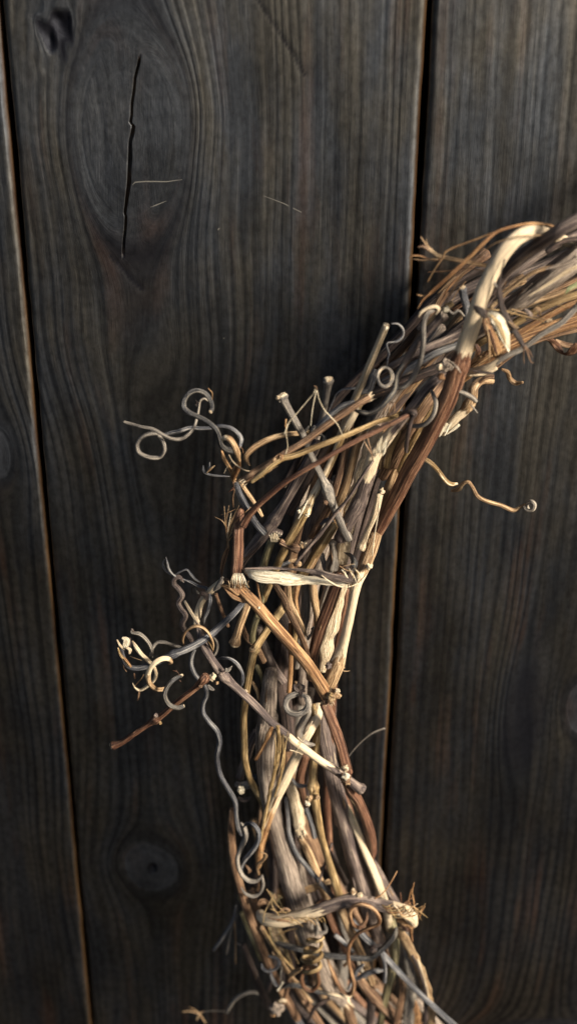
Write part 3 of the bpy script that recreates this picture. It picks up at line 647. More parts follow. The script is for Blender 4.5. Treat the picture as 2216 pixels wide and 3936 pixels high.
g7 = S(2, [(1120,500),(1060,620),(1000,740),(930,870),(860,1030),(780,1180),(720,1290),(672,1385),(625,1480),(560,1600),(500,1720),(440,1860),(380,2010)], [50,52,52,50,50,52,56,66,62,58,56,54,50], 'gold', h=[42,44,46,48,49,50,52,54,53,52,50,47,42], peel=[.5,.5,.6,.5,.5,.6,.5,.5,.2,.1,.1,0,0], nodes=[(.58,.32)])
knob(2,690,1412,58,32,'cream',g7,seed=11,name='broken_stub'); knob(2,630,1390,57,30,'cream',g7,seed=12,name='broken_stub'); fib(2, [(625,1440),(655,1380),(690,1310)],[8,14,6],'cream',h=59,parent=g7)
pY = S(2, [(760,900),(690,1050),(620,1180),(540,1320),(460,1450),(400,1530),(310,1640),(240,1730),(190,1830)], [70,72,72,70,80,86,74,66,60], 'purple', h=[36,38,39,40,41,42,42,41,38], nodes=[(.5,.25)])
S(2, [(390,1540),(450,1525),(510,1545)], [50,46,44], 'purple', h=42, parent=pY, name='side_shoot')
S(2, [(195,1190),(215,1260),(260,1350),(330,1470),(395,1540)], [36,44,46,48,50], 'blue', h=46)
S(2, [(215,1170),(250,1230),(300,1300),(345,1370),(375,1420)], [30,36,34,34,26], 'tan', h=50)
S(2, [(360,1830),(385,1770),(412,1680),(440,1600)], 55, 'olive', h=48); kb = knob(2,462,1572,52,62,'pale',seed=13,name='broken_stub')
for q in range(6): fib(2, [(440+q*8,1600,53),(430+q*13,1560,56),(425+q*17,1530+abs(q-3)*8,57)], 8, 'cream', parent=kb, name='splinter')
S(2, [(500,1595),(560,1625),(630,1650)], [52,54,56], 'brown', h=52, nodes=[(.9,.2)]); knob(2,655,1622,56,52,'tan',seed=14,peel=.5)
S(2, [(1180,800),(1150,900),(1110,1050),(1065,1200),(1010,1350),(980,1450),(950,1600),(930,1750)], [90,105,118,118,110,100,90,80], 'pale', h=[40,42,43,43,42,42,40,38], flat=.5, peel=0)
S(2, [(990,760),(960,930),(930,1080),(895,1200),(850,1340),(790,1450),(720,1560)], 54, 'brown', h=[36,38,40,42,42,40,36])
S(2, [(1080,820),(1040,910),(1000,1050),(960,1200),(910,1330),(860,1470),(780,1620),(690,1770),(640,1880)], 60, 'tan', h=[38,40,41,42,42,42,42,40,36], peel=.15)
S(2, [(900,760),(840,880),(790,960),(720,1100),(640,1260),(560,1400)], 66, 'dark', h=34)
S(2, [(830,1170),(790,1280),(740,1400),(705,1520),(680,1640),(660,1750)], 88, 'purple', h=[30,32,34,34,33,30])
S(2, [(1250,880),(1200,980),(1180,1080)], 60, 'tan', h=46)
S(2, [(1190,1270),(1160,1400),(1110,1520),(1062,1650)], [52,50,46,48], 'pale', h=[52,54,54,55], nodes=[(.97,.4)])
knob(2,1208,1248,56,44,'orange',c16,seed=15,peel=.6)
S(2, [(1400,880),(1350,1000),(1290,1150),(1230,1320),(1190,1480),(1150,1620),(1110,1760)], [50,62,70,72,70,66,60], 'tan', h=[42,43,44,45,45,45,44], peel=.2)
S(2, [(1330,820),(1260,980),(1240,1080)], 44, 'gold', h=48)
S(2, [(1420,800),(1380,880),(1330,990),(1290,1080)], 50, 'brown', h=46, peel=.2)
S(2, [(1145,1035),(1060,1160),(980,1290),(900,1385),(850,1450),(760,1565),(600,1760)], [20,22,24,24,26,28,28], 'purple', h=58)
fib(2, [(1085,900),(1110,950),(1135,990),(1148,1040)], [5,14,12,6], 'brown', h=62); fib(2, [(1110,880),(1140,1000)], 8, 'brown', h=62)
S(2, [(880,1480),(810,1590),(740,1700),(690,1790)], [56,62,58,54], 'gold', h=46, peel=.15)
S(2, [(960,1560),(900,1660),(850,1760),(830,1850)], 70, 'grey', h=36)
S(2, [(900,1280),(830,1370),(760,1480),(740,1520)], [12,14,12,8], 'brown', h=55, name='fibre')
fib(2, [(1190,1300),(1180,1420),(1155,1560),(1140,1700)], 9, 'pale', h=57)
tend(2, [(780,1480),(820,1450),(860,1460),(840,1500)], 34, 'blue', h=44)
knob(2,615,1745,56,60,'tan',seed=16,peel=.3); strip(2, [(560,1730),(610,1740),(640,1770)], [20,50,30], 'tan', h=58, name='leaf_scrap')
# hairy tuft
tuft = strip(2, [(132,1570),(135,1640),(110,1720),(95,1800),(92,1860)], [8,24,28,20,6], 'brown', h=60, flat=.4)
for a in ([(132,1600),(120,1480),(112,1350)],[(132,1600),(125,1470),(145,1345)],[(135,1610),(150,1480),(192,1380)],[(135,1600),(165,1460),(216,1345)],[(135,1590),(110,1470),(45,1425)],[(137,1600),(190,1540),(245,1538)],[(90,1412),(140,1395),(190,1372)],[(135,1640),(100,1700),(80,1820)],[(135,1560),(200,1450),(297,1358)],[(130,1590),(140,1500),(160,1400)],[(132,1585),(128,1500),(100,1440)],[(140,1580),(170,1500),(195,1430)],[(135,1650),(150,1560),(215,1480)]):
    fib(2, a, [8,6,3], random.choice(['orange','tan','orange','pale']), h=[60,62,61], parent=tuft)
# vertical red cane and its broken joint
rv = S(2, [(225,1375),(212,1450),(205,1540),(205,1640),(200,1740),(194,1830),(200,1880)], [44,78,78,80,80,82,76], 'red', h=[58,60,62,63,64,65,65], peel=[.1,0,0,0,0,.1,.45])
for q in range(9):
    a=q-4; fib(5, [(235+a*8,215,67),(238+a*13,262,69),(245+a*17,310+(q%3)*14,69)], [9,10,3], random.choice(['cream','cream','pale']), parent=rv, name='splinter')
S(5, [(240,200),(245,260),(262,330)], [56,50,40], 'cream', h=64, name='cane', peel=1)
# orange cane
oc = S(5, [(225,300),(290,375),(370,450),(450,545),(560,672),(680,808),(790,938),(870,1060),(915,1140),(945,1205)], [84,88,96,98,98,98,98,98,104,92], 'orange', h=[64,66,67,67,67,66,66,65,64,62], peel=[.1,.05,.1,0,.1,0,.05,0,0,0], rag=.06)
for a in ([(100,312),(170,330),(240,385)],[(118,258),(160,280),(230,350)],[(110,305),(200,400),(290,440)],[(165,305),(200,330),(250,380)],[(320,345),(330,380),(350,420)],[(262,362),(290,370),(320,400)]):
    strip(5, a, [16,44,40], random.choice(['orange','brown']), h=[66,67,67], flat=.25, parent=oc, name='bark_flake')
for q in range(7): fib(5, [(170+q*26,330,68),(168+q*24,300,70),(160+q*27,275+(q%3)*12,70)], 5, 'tan', parent=oc)
strip(5, [(300,225),(350,235),(385,280),(400,360),(428,470)], [20,36,26,20,6], 'orange', h=[66,68,69,69,70], flat=.3, roll=[0,.3,.8,.4,0])
knob(5,402,488,72,22,'cream',oc)
# ---- husk wrapped round ----------------------------------------------------------
hk = strip(5, [(285,205),(330,212),(430,232),(560,250),(720,264),(880,276),(1000,292),(1100,305)], [40,80,116,112,88,60,40,12], 'cream', h=[64,68,70,71,71,70,68,66], flat=.14, name='husk', peel=0, rag=.01, roll=-0.6)
strip(5, [(290,178),(420,176),(560,176),(700,186)], [18,26,24,14], 'purple', h=72, flat=.4, parent=hk, name='husk_edge')
strip(5, [(560,178),(700,186),(830,202),(930,228),(1040,256),(1130,280),(1180,285)], [8,26,60,96,100,80,30], 'purple', h=[71,73,74,75,74,71,66], flat=.22, name='husk', peel=[0,0,.1,.1,.1,.3,.3], roll=[0,.1,.2,.3,.3,.2,0])
strip(5, [(320,232),(420,270),(560,290),(700,300),(860,304)], [12,20,14,10,5], 'char', h=67, flat=.5, name='husk_edge')
strip(5, [(900,230),(980,290),(1050,320),(1120,322),(1180,295),(1195,240)], [8,14,18,18,14,6], 'pale', h=[76,74,72,70,68,68], flat=.4, name='husk_edge')
for q in range(14): 
    x=1040+q*11; fib(5, [(x,200-(q%4)*9,70),(x+25,190+(q%5)*16,72),(x+50-(q%3)*14,230+(q%5)*24,70)], [7,8,3], random.choice(['cream','gold','pale']))
for a in ([(1050,165),(1110,150),(1160,140)],[(1040,155),(1100,190),(1150,200)],[(1110,290),(1112,330)],[(1130,300),(1140,335),(1120,380)],[(1190,290),(1240,240),(1270,190)]): fib(5, a, [8,7,4] if len(a)>2 else 7, 'tan', h=72)
strip(5, [(1080,50),(1130,80),(1160,140),(1150,200)], [10,60,50,20], 'char', h=[58,62,66,66], flat=.3)

# ---- long curls on the left ---------------------------------------------------
tend(3, [(988,440),(1003,400),(985,330),(935,268),(860,243),(790,268),(745,330),(742,400),(790,450),(880,490),(970,540),(1040,605),(1070,680),(1085,745),(1130,790),(1195,802)], [44,42,44,46,46,48,50,52,54,52,50,48,46,48,60,64], 'char', h=[56,54,52,51,51,52,53,54,55,56,57,58,58,58,57,55], peel=[.25,.1,0,0,.1,0,0,0,.1,.2,.1,.1,0,0,0,0], cut='s')
tend(3, [(185,535),(260,555),(350,580),(450,600),(540,650),(620,688),(700,695),(770,660),(830,590),(862,500),(880,410),(890,345),(930,318),(975,345)], [26,28,30,30,32,32,32,32,30,30,26,26,26,22], 'grey', h=[54,55,56,56,56,55,54,54,53,51,49,48,48,48], cut='s', peel=.1)
for q in range(5): fib(3, [(890,345,49),(870-q*5,350+q*6,50),(850+q*6,330+q*17,50)], 8, 'dark')
tend(3, [(525,700,50),(520,655,50),(470,643,50),(400,655,50),(340,690,50),(308,750,50),(325,815,50),(380,850,51),(450,868,52),(520,860,52),(560,800,53),(548,720,53),(500,660,53)], [30,38,38,40,40,42,40,40,42,40,38,38,36], 'grey', peel=.1)
tend(3, [(560,650,49),(620,638,49),(700,620,49),(790,592,48),(900,595,48),(1000,590,48),(1080,572,49),(1170,590,50),(1240,642,51),(1272,700,52),(1255,780,53)], [34,38,40,38,38,38,38,42,46,48,46], 'blue')
tend(3, [(1090,705,60),(1120,682,62),(1165,695,63),(1205,750,63),(1235,830,62),(1255,905,60)], [30,50,56,60,62,40], 'tan', peel=[.5,.6,.4,.3,.2,.1])
tend(3, [(1090,800),(1110,870),(1150,940),(1190,1010),(1215,1070)], [36,42,42,46,50], 'orange', h=[50,50,49,48,46])
tend(3, [(1260,880),(1240,950),(1210,1010),(1195,1080)], [44,60,70,50], 'orange', h=[56,54,50,46])
fib(3, [(1158,842),(1200,910),(1280,970),(1330,990),(1395,990)], [10,14,12,12,10], 'pale', h=58); fib(3, [(1180,900),(1140,960),(1112,1018)], 4, 'pale', h=58); fib(3, [(965,222),(1005,270),(1000,332)], 6, 'orange', h=55); fib(3, [(1255,760),(1285,790),(1290,830)], 8, 'orange', h=58)
tend(3, [(1165,1042),(1050,1035),(965,1020),(925,992),(920,940)], [22,22,22,24,16], 'blue', h=34); tend(3, [(945,1020),(975,970),(980,908)], [22,22,14], 'blue', h=34); tend(3, [(950,1015),(985,975),(1025,942)], [20,22,18], 'tan', h=35)
tend(3, [(1200,1090),(1210,1160),(1195,1240),(1200,1330)], 16, 'brown', h=34); fib(3, [(1220,1140),(1190,1160),(1150,1190)], [20,24,8], 'red', h=34)
strip(3, [(1200,1060),(1230,1130),(1290,1130)], [30,50,10], 'brown', h=40)
strip(3, [(1270,1330),(1300,1390),(1290,1450)], [10,60,60], 'red', h=44, name='leaf_scrap')

# ---- left cluster of curls ---------------------------------------------------
u1 = tend(4, [(1300,510),(1265,552),(1180,645),(1060,755),(960,842),(850,912),(740,965),(650,1000),(560,1042),(480,1080),(400,1112),(300,1132),(220,1108),(180,1040),(160,970),(140,895)], [50,54,60,62,68,66,68,74,66,60,58,54,52,48,42,26], 'blue', h=[48,52,55,57,59,60,61,61,61,61,61,61,61,61,61,61], peel=[0,0,0,.1,0,.1,.1,.1,0,0,0,.2,.3,.3,.3,.6], nodes=[(.47,.12)])
strip(4, [(122,868),(150,920),(190,960)], [16,28,16], 'pale', h=63, parent=u1, flat=.4); strip(4, [(170,850),(210,870),(200,930),(180,950)], [30,66,50,20], 'cream', h=63, parent=u1, name='husk'); strip(4, [(210,940),(240,960),(235,1000)], [30,40,16], 'pale', h=64, parent=u1)
strip(4, [(235,850),(245,900),(235,950)], 24, 'dark', h=62, parent=u1); strip(4, [(130,940),(150,1000),(200,1060),(230,1110)], [10,24,30,20], 'gold', h=65, parent=u1); fib(4, [(190,1040),(230,1090),(250,1120)], 24, 'orange', h=65, parent=u1)
fib(4, [(240,1020),(290,1040),(350,1060)], 8, 'tan', h=60)
tend(4, [(262,880),(300,940),(350,1005),(410,1060),(455,1110),(482,1180),(465,1240),(420,1285),(340,1335),(288,1315),(265,1270)], [30,42,40,40,36,34,34,32,28,18,12], 'pale', h=[60,62,63,63,62,60,58,57,56,56,57], peel=.3)
tend(4, [(368,1190),(345,1230),(300,1280),(285,1300)], 12, 'tan', h=54); tend(4, [(325,1330),(325,1380),(310,1435)], [10,18,10], 'brown', h=55); fib(4, [(280,1180),(285,1230)], 14, 'brown', h=52); fib(4, [(180,1090),(185,1130),(210,1165)], [14,12,8], 'brown', h=56)
tend(4, [(600,1098,60),(625,1075,63),(595,1048,66),(540,1045,68),(480,1075,69),(430,1130,69),(408,1200,68),(425,1275,67),(480,1325,66),(545,1328,65),(585,1305,64)], [24,34,44,50,50,50,50,48,42,40,30], 'tan', peel=[0,.2,.6,.8,.8,.7,.5,.4,.3,.2,.1])
tend(4, [(724,1198,64),(690,1212,66),(635,1250,68),(585,1310,69),(562,1380,70),(585,1445,70),(630,1485,70),(690,1500,69),(738,1483,68)], [30,38,42,44,46,46,46,44,36], 'char', peel=[.6,.4,.2,.1,.1,.15,.1,0,.2], cut='se')
for a in ([(640,1155),(670,1162),(700,1190)],[(668,1150),(690,1180),(700,1200)],[(700,1240),(715,1258)]): fib(4, a, 5, 'red', h=66)
tend(4, [(262,765),(258,800),(330,815),(400,875),(440,950),(450,1030)], [14,26,40,40,38,26], 'grey', h=54, peel=.2); fib(4, [(250,770),(265,780),(275,800)], 20, 'dark', h=54)
tend(4, [(425,1020),(450,940),(490,893),(560,890),(640,915),(740,940)], [20,32,34,34,32,28], 'grey', h=[54,54,54,54,53,52], peel=.2)
tend(4, [(575,98),(585,150),(600,210),(640,262),(700,300),(740,335)], [12,22,24,24,24,20], 'blue', h=42); tend(4, [(560,120),(548,165),(575,225),(650,275),(690,285)], [10,20,22,20,18], 'blue', h=41)
tend(4, [(735,330),(700,288),(655,300),(650,350),(695,398),(725,455),(690,520),(712,580),(755,640),(728,715),(755,790),(800,850),(830,910)], [26,40,46,50,52,54,54,54,54,54,54,50,44], 'purple', h=[42,42,42,42,43,44,44,45,46,46,46,46,44], peel=.15)
tend(4, [(650,270),(700,240),(765,215),(800,255),(845,305),(900,340)], [16,18,20,24,26,20], 'blue', h=38); tend(4, [(730,305),(800,330),(880,370),(940,385),(978,430),(985,500),(965,590),(930,670),(925,720)], [22,24,26,28,30,36,36,34,26], 'blue', h=[40,40,40,41,42,44,44,44,42]); tend(4, [(820,440),(815,390),(850,370),(890,380)], 12, 'dark', h=38); tend(4, [(850,380),(870,430),(930,450)], 26, 'char', h=40)
S(4, [(1090,320),(1000,400),(930,470),(885,560),(865,650),(850,740)], [50,66,62,60,66,50], 'pale', h=[44,42,40,40,42,44], peel=1); S(4, [(1100,290),(1060,370),(1020,410)], [40,54,30], 'grey', h=46)
strip(4, [(900,450),(930,440),(960,500)], [50,60,30], 'dark', h=44)
u10 = S(4, [(748,508),(800,600),(860,700),(885,790),(905,870),(940,950),(1000,1050),(1075,1160),(1110,1205),(1220,1310),(1330,1410),(1450,1530),(1560,1640),(1655,1715),(1770,1818),(1880,1898),(1995,1985),(2130,2070),(2240,2150),(2345,2230),(2400,2262)],
  [22,30,32,60,76,78,76,84,86,74,74,74,72,72,70,72,74,78,80,84,84], 'purple', h=[52,52,53,54,56,58,60,61,62,62,62,62,62,62,62,62,61,60,59,58,58], peel=[1,.9,.6,.5,.2,0,0,0,0,0,.1,.15,.1,.3,.85,.85,.75,.5,.35,.2,.2], nodes=[(.40,.3),(.985,.25)])
kk = knob(4,1008,1213,66,84,'pale',u10,name='cut_end',seed=21,sq=(.8,.8,1)); knob(4,1045,1270,65,34,'tan',u10,seed=22); strip(4, [(965,1290),(990,1320),(1020,1335)], [30,50,30], 'grey', h=62, parent=u10, name='bark_flake'); strip(4, [(1125,1150),(1150,1150),(1188,1112)], [50,44,8], 'grey', h=64, parent=u10, name='thorn')
u12 = S(4, [(955,1195),(920,1240),(850,1312),(740,1400),(640,1480),(560,1552),(500,1598),(400,1662),(280,1742),(180,1812),(85,1852)], [80,86,62,60,58,58,62,50,50,54,66], 'red', h=[66,66,64,63,62,61,60,59,58,57,56], peel=[.1,.1,.1,.1,.1,.1,.1,.25,.3,.3,.3], nodes=[(.07,.1),(.62,.5),(1,.2)], cut='e')
knob(4,522,1640,63,34,'gold',u12,seed=23); knob(4,895,1300,67,44,'brown',u12,seed=24); knob(4,480,1570,62,44,'purple',u12,seed=25)
tend(4, [(745,930),(730,860),(765,785),(840,742),(915,755),(975,815),(1010,900),(1010,975)], [16,24,26,28,28,26,26,20], 'tan', h=[56,60,62,63,63,62,60,58], peel=.1); tend(4, [(1010,840),(1045,880),(1052,940),(1030,1000),(990,1030)], 24, 'grey', h=52); tend(4, [(880,900),(960,880),(1010,960)], 14, 'gold', h=60)
tend(4, [(845,960),(815,1020),(808,1100),(835,1180),(890,1250),(935,1300),(952,1380),(920,1460),(922,1550),(975,1630),(1045,1710),(1075,1800),(1062,1880),(1050,1940),(1053,2010),(1080,2130),(1150,2250),(1215,2370),(1225,2500),(1245,2620),(1275,2690)],
  [40,46,50,50,46,44,44,46,46,48,50,50,48,46,46,48,48,46,44,42,30], 'blue', h=[50,50,50,51,52,53,54,54,54,54,54,54,54,53,52,51,50,50,50,50,50], peel=[.1]*8+[.2]*13)
tend(4, [(1050,1048),(1100,1036),(1170,1045),(1235,1095),(1280,1175),(1282,1260),(1262,1310)], [24,30,32,34,34,34,26], 'blue', h=[54,56,58,58,57,56,54]); strip(4, [(1240,1280),(1270,1330),(1310,1340)], [10,24,20], 'grey', h=56)
S(4, [(1330,540),(1300,620),(1265,720),(1235,820),(1212,905)], [70,72,72,74,90], 'tan', h=[48,50,51,52,53], cut='e', nodes=[(1,.25)], peel=.1)
S(5, [(760,180,40),(690,340,42),(600,480,46),(520,590,48),(440,710,50),(372,822,52),(340,950,52),(315,1090,52),(295,1230,52),(278,1400,51),(285,1560,50),(290,1700,50),(330,1850,48),(385,1950,47),(440,2060,46),(460,2200,44),(460,2330,40)], [60,62,66,64,62,66,60,56,54,54,54,54,54,56,56,54,48], 'gold', peel=.1, nodes=[(.31,.35)])
knob(5,350,820,58,56,'tan',seed=26); knob(5,300,1150,55,30,'pale',seed=27)
S(5, [(420,480),(360,650),(350,760)], 56, 'olive', h=40); S(5, [(430,300),(430,420),(380,560)], 40, 'olive', h=44)
S(5, [(60,380),(110,520),(160,640)], 30, 'brown', h=44)
# ---- middle ---------------------------------------------------------------------
S(5, [(1060,230),(1015,330),(960,480),(900,630),(855,780),(822,930),(815,1050)], [92,94,96,94,90,84,70], 'red', h=[54,54,54,54,53,51,48], peel=[0,.1,.15,.1,.1,.05,0])
v4 = S(5, [(1330,-100,50),(1290,30,52),(1230,180,55),(1182,300,58),(1150,430,59),(1110,620,59),(1070,790,59),(1025,930,59),(985,1040,59),(950,1130,59),(960,1190,58)], [90,96,92,74,74,76,82,112,118,104,90], 'tan', peel=[.1,.1,.35,.8,.75,.8,.7,.4,.2,.3,.2], nodes=[(.7,.15)])
knob(5,1275,160,58,58,'tan',v4,seed=28,peel=.7); knob(5,955,950,62,60,'purple',v4,seed=29); knob(5,1062,960,58,44,'tan',v4,seed=31); fib(5, [(1070,992),(1100,994),(1124,990)], [12,8,5], 'tan', h=55, parent=v4)
nd = knob(5,985,1185,66,120,'tan',v4,seed=30,peel=.45); knob(5,1025,1150,66,50,'pale',v4,seed=33); knob(5,970,1180,71,44,'gold',v4,seed=34); knob(5,930,1240,66,50,'brown',v4,seed=35)
for q in range(7): fib(5, [(900+q*15,1235,66),(905+q*16,1258+(q%3)*7,66)], 8, 'pale', parent=nd, name='splinter')
S(5, [(1075,260),(1050,380),(1000,560),(955,720),(925,900),(905,1000)], [80,92,104,104,96,60], 'pale', h=46, flat=.45)
S(5, [(1100,340),(1070,560),(1030,760),(1000,900)], 52, 'red', h=44)
strip(5, [(520,290),(550,330),(600,420),(660,560),(730,700),(785,850),(800,910)], [30,62,70,68,54,40,20], 'brown', h=[56,56,56,56,56,55,54], flat=.3, peel=.05, roll=.4)
strip(5, [(640,300),(650,420),(700,540),(760,660),(790,730)], [40,40,36,28,10], 'tan', h=52, flat=.3)
strip(5, [(715,290),(700,420),(712,520),(760,650)], [36,38,30,14], 'orange', h=50, flat=.4)
S(5, [(775,260),(775,420),(765,560),(735,700),(715,850),(700,960)], [72,76,76,70,60,50], 'grey', h=[40,40,40,40,38,34])
S(5, [(830,250),(845,420),(870,560),(865,680),(830,800)], [60,66,66,60,50], 'tan', h=[42,44,44,44,42]); knob(5,845,665,48,56,'dark',seed=36)
S(5, [(980,250),(930,400),(895,520),(880,640)], [60,60,56,50], 'grey', h=44)
S(5, [(900,0),(840,110),(800,180)], 60, 'tan', h=46); S(5, [(1000,-40),(1010,90),(990,180)], 80, 'grey', h=38); S(5, [(900,60),(930,180)], 40, 'blue', h=36); S(5, [(650,120),(560,160),(500,180)], 30, 'blue', h=44)
S(5, [(540,520),(590,620),(590,800),(580,1000),(600,1180),(620,1400),(640,1600)], [110,120,124,124,124,110,100], 'dark', h=30)
S(5, [(400,640),(450,800),(520,960),(600,1080)], 70, 'purple', h=34); S(5, [(250,600),(300,720),(380,800),(440,920)], 50, 'brown', h=36); S(5, [(660,620),(660,800),(655,1000),(640,1160)], 40, 'orange', h=40)
S(5, [(700,560),(690,700),(680,860)], 40, 'gold', h=42)
fib(5, [(790,740),(820,690),(840,640)], 22, 'grey', h=50)
S(5, [(380,950),(430,1050),(450,1160)], 40, 'olive', h=40); S(5, [(350,1080),(390,1160),(400,1220)], 26, 'tan', h=42)
rg = [(742,1168,60),(690,1178,62),(635,1205,63),(616,1262,64),(645,1315,65),(705,1333,66),(765,1312,66),(798,1262,66),(785,1205,65),(748,1180,64)]
tend(5, rg, [44,46,46,46,48,50,52,54,50,40], 'grey', peel=.2)
tend(5, [(800,1255,64),(795,1320,63),(755,1390,61),(722,1460,60),(732,1530,59),(780,1570,58),(840,1580,56)], [50,54,58,60,60,50,40], 'grey', peel=.2)
for a in ([(740,1160),(700,1140),(680,1100)],[(745,1150),(760,1120),(740,1100)],[(690,1120),(720,1100),(715,1080)],[(740,1210),(735,1160),(770,1150)]): strip(5, a, [10,30,16], 'purple', h=62, flat=.5)
knob(5,700,1095,54,46,'tan',seed=40)
S(6, [(955,-170),(930,-60),(880,20),(820,150),(780,225),(720,345),(655,470),(600,600),(562,720),(540,850),(530,960)], [60,62,60,62,72,80,84,80,70,56,44], 'orange', h=[48,52,55,56,56,56,55,54,52,50,46], peel=[.8,.9,.9,.85,.8,.75,.65,.5,.35,.15,0], nodes=[(.2,.15)])
# ---- lower middle ------------------------------------------------------------
S(5, [(500,980),(490,1120),(480,1250),(460,1420),(450,1600)], [90,130,140,140,140], 'rough', h=[40,42,43,43,43], rag=.12)
S(6, [(600,-100),(580,60),(575,220),(585,350),(618,540),(655,700),(700,860),(755,1040),(810,1200),(880,1400),(960,1620),(1040,1790),(1120,1900)], [132,140,140,140,136,134,140,150,160,165,165,150,100], 'rough', h=[42,43,44,45,46,47,48,50,52,52,51,49,47], rag=.12, peel=.05, frayed='e')
S(6, [(960,-120),(985,60),(1015,200),(1062,400),(1110,600),(1162,800),(1220,1000),(1275,1180),(1330,1360),(1400,1600)], [90,100,104,110,116,116,112,108,100,90], 'purple', h=[44,46,47,48,48,48,48,48,46,42], peel=[.2,.35,.4,.35,.3,.35,.2,.2,.1,.1], rag=.11)
S(6, [(1040,380),(1100,480),(1160,580),(1210,700),(1265,835),(1325,985),(1380,1130),(1420,1260),(1440,1400)], [30,44,50,52,56,58,58,56,50], 'olive', h=[44,46,48,49,50,50,50,50,46], peel=[.3,.5,.6,.7,.8,.9,.8,.7,.5])
S(6, [(1100,440),(1150,540),(1200,660)], [50,60,30], 'red', h=46)
v7 = S(6, [(990,-175),(1025,-90),(1060,0),(1100,120),(1130,245),(1150,310)], [70,72,74,76,76,70], 'red', h=[56,57,57,57,57,57], rag=.09)
S(6, [(1135,370),(1170,430),(1215,490),(1272,620),(1310,750),(1322,860),(1300,940)], [60,66,70,72,70,60,44], 'red', h=[56,56,55,53,51,49,46], peel=.2)
kn2 = knob(6,1132,345,63,76,'brown',v7,seed=41); knob(6,1140,335,67,56,'cream',v7,seed=42,name='cut_end',sq=(1,.5,1.1)); knob(6,1135,275,62,50,'pale',v7,seed=43); knob(6,1150,375,62,42,'tan',v7,seed=44)
S(6, [(905,-160),(935,-40),(932,80),(918,220),(908,340),(915,450),(940,590),(968,740),(1008,890),(1058,1050),(1105,1200)], [52,54,54,56,56,66,54,50,50,54,58], 'gold', h=[50,51,52,52,53,54,55,55,55,55,52], nodes=[(.46,.35)], peel=[.4,.5,.4,.2,.1,.1,.2,.1,.2,.1,.1]); knob(6,872,522,60,42,'cream',seed=45,name='cut_end'); knob(6,880,490,58,50,'tan',seed=46); knob(6,940,480,57,40,'tan',seed=47)
S(6, [(745,380),(775,480),(800,600),(818,730)], [70,84,88,80], 'pale', h=46, flat=.5, frayed='e', peel=.2); S(6, [(820,760),(870,850),(920,970),(960,1080),(1010,1210)], [50,58,60,58,50], 'tan', h=46)
S(6, [(720,480),(735,600),(745,740),(795,870),(870,965),(950,1060),(1050,1175)], [30,36,36,36,36,36,34], 'blue', h=[46,48,49,50,51,52,52]); tend(6, [(760,340),(790,385),(830,400),(880,395)], 26, 'blue', h=50); S(6, [(860,560),(890,650),(920,760)], 36, 'blue', h=44)
S(6, [(860,180),(830,280),(820,380),(850,560)], 60, 'red', h=34); S(6, [(980,780),(1060,930),(1140,1080)], 40, 'dark', h=40); S(6, [(1040,800),(1000,920),(950,1080)], 18, 'purple', h=54)
strip(6, [(665,-20),(672,100),(655,250),(620,400),(590,550),(560,700),(545,800)], [26,36,34,30,26,20,10], 'gold', h=[66,64,62,60,58,56,54], flat=.5)
strip(6, [(700,60),(705,200),(680,350),(640,480)], [12,26,24,10], 'gold', h=61, flat=.5)
for a in ([(690,50),(685,150),(668,260)],[(735,22),(715,150),(690,280)],[(662,30),(672,0),(668,-20)],[(640,40),(650,130),(640,260)],[(702,40),(700,200),(660,330)],[(720,90),(700,190),(690,260)]): fib(6, a, [5,9,7], 'gold', h=67)
for a in ([(905,-50),(850,50),(800,150),(792,190)],[(880,0),(830,70),(805,110)],[(748,150),(790,160),(835,182)],[(780,170),(810,168),(830,180)],[(800,60),(840,90),(860,60)]): fib(6, a, [9,7,5], 'pale', h=67)
strip(6, [(625,-10),(600,50),(560,130),(508,218)], [30,34,26,32], 'orange', h=[66,65,64,62], flat=.35)
S(6, [(345,560),(340,680),(342,800),(365,960),(410,1130),(460,1290),(520,1440),(600,1640),(690,1820),(800,2020)], [40,52,58,58,58,60,62,62,60,60], 'brown', h=[44,46,47,48,49,50,50,50,48,46], peel=[0,0,.05,.1,.15,.3,.3,.25,.1,.1])
S(6, [(520,20),(480,100),(440,220),(400,340)], 60, 'purple', h=36); knob(6,408,428,48,56,'cream',seed=48,name='cut_end'); S(6, [(370,390),(430,400),(500,380)], [40,60,60], 'grey', h=42); strip(6, [(390,480),(430,500),(480,480)], [20,40,20], 'purple', h=44, name='leaf_scrap')
S(6, [(500,330),(520,380)], 44, 'blue', h=44)
tend(6, [(405,655),(430,690),(442,755),(408,840),(385,920),(410,1010),(460,1058),(515,1062),(560,1025)], [26,32,36,34,32,32,34,32,26], 'grey', h=[54,55,56,57,58,58,58,58,58], peel=.25)
tend(6, [(425,690),(452,662),(495,668),(530,715),(530,780),(490,850),(435,915),(408,985),(430,1050)], [18,26,32,34,34,34,32,28,20], 'blue', h=[56,58,60,61,61,60,58,56,54], peel=.25)
tend(6, [(555,1020),(563,1090),(540,1150),(490,1170),(440,1150),(410,1108)], [16,20,24,24,22,16], 'grey', h=54, peel=.2)
strip(6, [(545,860),(585,880),(560,920),(525,960),(535,1020)], [12,24,28,26,16], 'tan', h=56, flat=.4, roll=[0,.5,1,.5,0]); strip(6, [(440,950),(470,990),(460,1010)], [10,30,12], 'brown', h=50)
strip(6, [(818,1160),(860,1128),(940,1100),(1030,1065)], [50,66,60,50], 'tan', h=50, name='leaf_scrap', flat=.14)
S(6, [(1310,920),(1370,1020),(1430,1130),(1490,1230)], [60,66,66,60], 'purple', h=42, peel=.15)
tend(6, [(1130,220),(1160,190),(1225,115),(1310,42),(1390,5),(1412,0)], [6,9,9,11,18,20], 'grey', h=34)
S(6, [(400,1170),(440,1240),(480,1300)], 44, 'olive', h=36); S(6, [(560,850),(520,960),(500,1100)], 60, 'dark', h=34)
